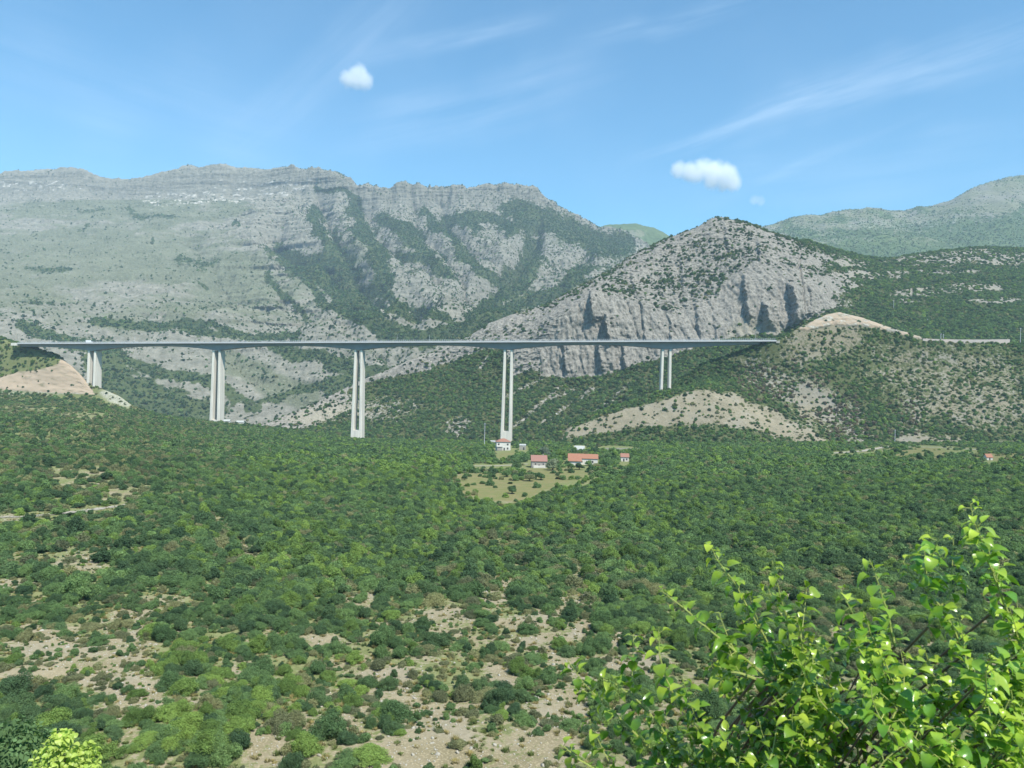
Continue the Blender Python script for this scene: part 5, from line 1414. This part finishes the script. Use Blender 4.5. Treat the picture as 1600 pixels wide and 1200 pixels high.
# ------------------------------------------------------------------ clouds beyond the mountains
def cloud_mat(name, dens, scale, seed):
    m, nt, out = new_mat(name)
    tc = N(nt, 'ShaderNodeTexCoord').outputs['Object']
    n1 = N(nt, 'ShaderNodeTexNoise', noise_dimensions='4D'); n1.inputs['Scale'].default_value = scale; n1.inputs['Detail'].default_value = 5; n1.inputs['Roughness'].default_value = .6; n1.inputs['W'].default_value = seed
    nt.links.new(tc, n1.inputs['Vector'])
    a = N(nt, 'ShaderNodeAttribute', attribute_name='dummy')
    return m, nt, out, tc, n1.outputs['Fac']
def cloud(px, py, Y, lumps, label, dens=.02, seed=1.0, thr=.1):
    """lumps: (dx, dy, r) in photo pixels around (px, py)"""
    c = at(px, py, Y); s = Y / F
    m, nt, out, tc, nz = cloud_mat('cloud_vapour', dens, 1 / (11 * s), seed)
    field = None
    for dx, dy, r in lumps:
        mp = N(nt, 'ShaderNodeVectorMath', operation='SUBTRACT'); nt.links.new(tc, mp.inputs[0]); mp.inputs[1].default_value = (dx * s, (hash((dx, dy)) % 7 - 3) * .08 * r * s, -dy * s)
        ln = N(nt, 'ShaderNodeVectorMath', operation='LENGTH'); nt.links.new(mp.outputs[0], ln.inputs[0])
        v = math_n(nt, 'SUBTRACT', 1.0, math_n(nt, 'DIVIDE', ln.outputs['Value'], r * s))
        field = v if field is None else math_n(nt, 'SMOOTH_MAX', field, v, .15)
    f2 = math_n(nt, 'ADD', field, math_n(nt, 'MULTIPLY', math_n(nt, 'SUBTRACT', nz, .5), .95))
    dn = mrange(nt, f2, thr - .05, thr + .55, 0.0, dens, True)
    pv = N(nt, 'ShaderNodeVolumePrincipled'); pv.inputs['Color'].default_value = (1, 1, 1, 1); pv.inputs['Anisotropy'].default_value = 0.1
    nt.links.new(dn, pv.inputs['Density']); nt.links.new(pv.outputs[0], out.inputs['Volume'])
    x0 = min(l[0] - l[2] for l in lumps) * s * 1.12; x1 = max(l[0] + l[2] for l in lumps) * s * 1.12
    z0 = -max(l[1] + l[2] for l in lumps) * s * 1.12; z1 = -min(l[1] - l[2] for l in lumps) * s * 1.12
    yy = max(l[2] for l in lumps) * s * 1.12
    v, f = ico(3)
    q = v * np.array([(x1 - x0) * .62, yy * 1.25, (z1 - z0) * .66]) + np.array([(x0 + x1) / 2, 0, (z0 + z1) / 2])
    o = link('cloud', mesh_np('cloud', q, f, m), None, tuple(c))
    tag(o, label, 'cloud')
cloud(1103, 273, 9500, [(-42, -8, 17), (-24, -6, 20), (-4, -9, 22), (14, -6, 24), (30, 2, 24), (42, 12, 18), (12, 6, 20), (-16, 2, 16), (28, 14, 14)], 'elongated white cloud above the rocky peak', .010, 1.0)
cloud(557, 121, 9500, [(-10, 4, 19), (3, -6, 20), (12, 5, 19), (0, 8, 16)], 'small round white cloud above the long mountain', .008, 4.0)
cloud(1184, 313, 9500, [(-5, 0, 11), (5, 1, 10)], 'tiny faint cloud wisp right of the elongated cloud', .0035, 9.0)
# ------------------------------------------------------------------ world, sun, camera, haze
w = bpy.data.worlds.new('World'); S.world = w; w.use_nodes = True
nt = w.node_tree; nt.nodes.clear()
sky = nt.nodes.new('ShaderNodeTexSky'); sky.sky_type = 'NISHITA'; sky.sun_disc = False
sky.sun_elevation = SUN_EL; sky.sun_rotation = SUN_AZ
sky.altitude = 300; sky.air_density = 1.0; sky.dust_density = 0.6; sky.ozone_density = 2.0
bg = nt.nodes.new('ShaderNodeBackground'); bg.inputs['Strength'].default_value = 0.106
geo = nt.nodes.new('ShaderNodeTexCoord').outputs['Generated']
def sky_band(p0, p1, width, amount, seed, stretch):
    pass
base = mix_c(nt, 1.0, sky.outputs[0], (0.54, 1.0, 1.10), 'MULTIPLY')
# thin high cirrus: streaks on a plane far overhead (direction divided by its height)
sp = nt.nodes.new('ShaderNodeSeparateXYZ'); nt.links.new(geo, sp.inputs[0])
az = math_n(nt, 'ARCTAN2', sp.outputs[0], sp.outputs[1])
el = math_n(nt, 'ARCSINE', sp.outputs[2])
def streak(a0, e0, a1, e1, wid, amt, nscale, seed):
    # soft band between two directions of the sky (azimuth, elevation in radians), frayed by noise along its length
    L_ = math.hypot(a1 - a0, e1 - e0); ca, sa = (a1 - a0) / L_, (e1 - e0) / L_
    da = math_n(nt, 'SUBTRACT', az, a0); de = math_n(nt, 'SUBTRACT', el, e0)
    s_ = math_n(nt, 'ADD', math_n(nt, 'MULTIPLY', da, ca), math_n(nt, 'MULTIPLY', de, sa))
    q_ = math_n(nt, 'SUBTRACT', math_n(nt, 'MULTIPLY', de, ca), math_n(nt, 'MULTIPLY', da, sa))
    cb = nt.nodes.new('ShaderNodeCombineXYZ'); nt.links.new(math_n(nt, 'MULTIPLY', s_, 5.0), cb.inputs[0]); nt.links.new(math_n(nt, 'MULTIPLY', q_, 55.0), cb.inputs[1]); cb.inputs[2].default_value = seed
    n_ = noise_n(nt, cb.outputs[0], nscale, 6, .6)
    cb2 = nt.nodes.new('ShaderNodeCombineXYZ'); nt.links.new(math_n(nt, 'MULTIPLY', s_, 3.0), cb2.inputs[0]); cb2.inputs[2].default_value = seed + 5
    w_ = noise_n(nt, cb2.outputs[0], 2.0, 3, .5)
    qq = math_n(nt, 'ADD', q_, math_n(nt, 'MULTIPLY', math_n(nt, 'SUBTRACT', w_, .5), wid * 2.2))
    b_ = mrange(nt, math_n(nt, 'ABSOLUTE', qq), 0.0, wid, 1.0, 0.0, True)
    e_ = math_n(nt, 'MULTIPLY', mrange(nt, s_, -.08, L_ * .25, 0, 1, True), mrange(nt, s_, L_ * .75, L_ + .1, 1, 0, True))
    f_ = math_n(nt, 'MULTIPLY', math_n(nt, 'MULTIPLY', b_, e_), mrange(nt, n_, .36, .70, .05, 1.0))
    return math_n(nt, 'MULTIPLY', f_, amt * .7)
def pdir(px_, py_):
    u_, v_ = uv(px_, py_); u_ = float(u_); v_ = float(v_)
    return math.atan2(u_, 1.0), math.atan2(v_, math.hypot(u_, 1.0))
tot = None
for (xa, ya), (xb, yb), wd_, am_, sc_, sd_ in (((1040, 235), (1240, 160), .016, .34, 1.2, 1.0), ((1200, 180), (1640, 30), .040, .30, 1.0, 2.0), ((1240, 165), (1480, 120), .022, .16, 1.0, 3.0), ((620, 78), (800, 40), .018, .22, 1.4, 4.0),
        ((960, 50), (1120, 10), .02, .2, 1.4, 5.0), ((560, 215), (900, 130), .055, .20, .8, 6.0), ((380, 210), (600, 20), .05, .16, .8, 7.0), ((1180, 290), (1390, 200), .012, .13, 1.2, 8.0), ((1080, 300), (1600, 230), .05, .14, .8, 9.0), ((-40, 60), (400, 200), .08, .13, .7, 10.0)):
    a0, e0 = pdir(xa, ya); a1, e1 = pdir(xb, yb)
    k_ = streak(a0, e0, a1, e1, wd_, am_, sc_, sd_)
    tot = k_ if tot is None else math_n(nt, 'ADD', tot, k_)
big_ = noise_n(nt, geo, 3.0, 5, .55)
tot = math_n(nt, 'ADD', tot, mrange(nt, big_, .45, .75, 0, .05), clamp=True)
fin = mix_c(nt, tot, base, (6.6, 7.6, 8.6))
nt.links.new(fin, bg.inputs['Color'])
wo = nt.nodes.new('ShaderNodeOutputWorld'); nt.links.new(bg.outputs[0], wo.inputs[0])

sd = np.array([math.sin(SUN_AZ) * math.cos(SUN_EL), math.cos(SUN_AZ) * math.cos(SUN_EL), math.sin(SUN_EL)])
sl = bpy.data.lights.new('sun', 'SUN'); sl.energy = 4.5; sl.angle = math.radians(0.53); sl.color = (1.0, 0.955, 0.88)
so = bpy.data.objects.new('sun', sl); COL.objects.link(so)
so.rotation_euler = Vector(sd).to_track_quat('Z', 'Y').to_euler()

hm, nt, out = new_mat('air')
pv = nt.nodes.new('ShaderNodeVolumePrincipled'); pv.inputs['Density'].default_value = 6.3e-5
pv.inputs['Color'].default_value = (0.62, 0.8, 1.0, 1); pv.inputs['Anisotropy'].default_value = 0.0
nt.links.new(pv.outputs[0], out.inputs['Volume'])
b = MB(); b.box(-6500, 6500, -300, 6000, -331, 1600)
hz = b.build('haze', hm); hz['kind'] = 'stuff'

cd = bpy.data.cameras.new('camera'); co = bpy.data.objects.new('camera', cd); COL.objects.link(co)
cd.sensor_width = 36.0; cd.lens = 36.0 * F / 1600.0; cd.shift_y = -10.0 / 1600.0
cd.clip_start = 0.1; cd.clip_end = 60000
cd.dof.use_dof = True; cd.dof.focus_distance = 400; cd.dof.aperture_fstop = 9
co.matrix_world = Matrix(((CR, -SR, 0, 0), (0, 0, -1, 0), (SR, CR, 0, 0), (0, 0, 0, 1)))
S.camera = co
S.render.engine = 'CYCLES'
S.cycles.use_denoising = True
S.cycles.max_bounces = 12; S.cycles.diffuse_bounces = 2; S.cycles.glossy_bounces = 2; S.cycles.transmission_bounces = 3; S.cycles.volume_bounces = 10
S.cycles.transparent_max_bounces = 8
S.view_settings.view_transform = 'Standard'; S.view_settings.look = 'None'; S.view_settings.gamma = 1; S.view_settings.exposure = 0.75
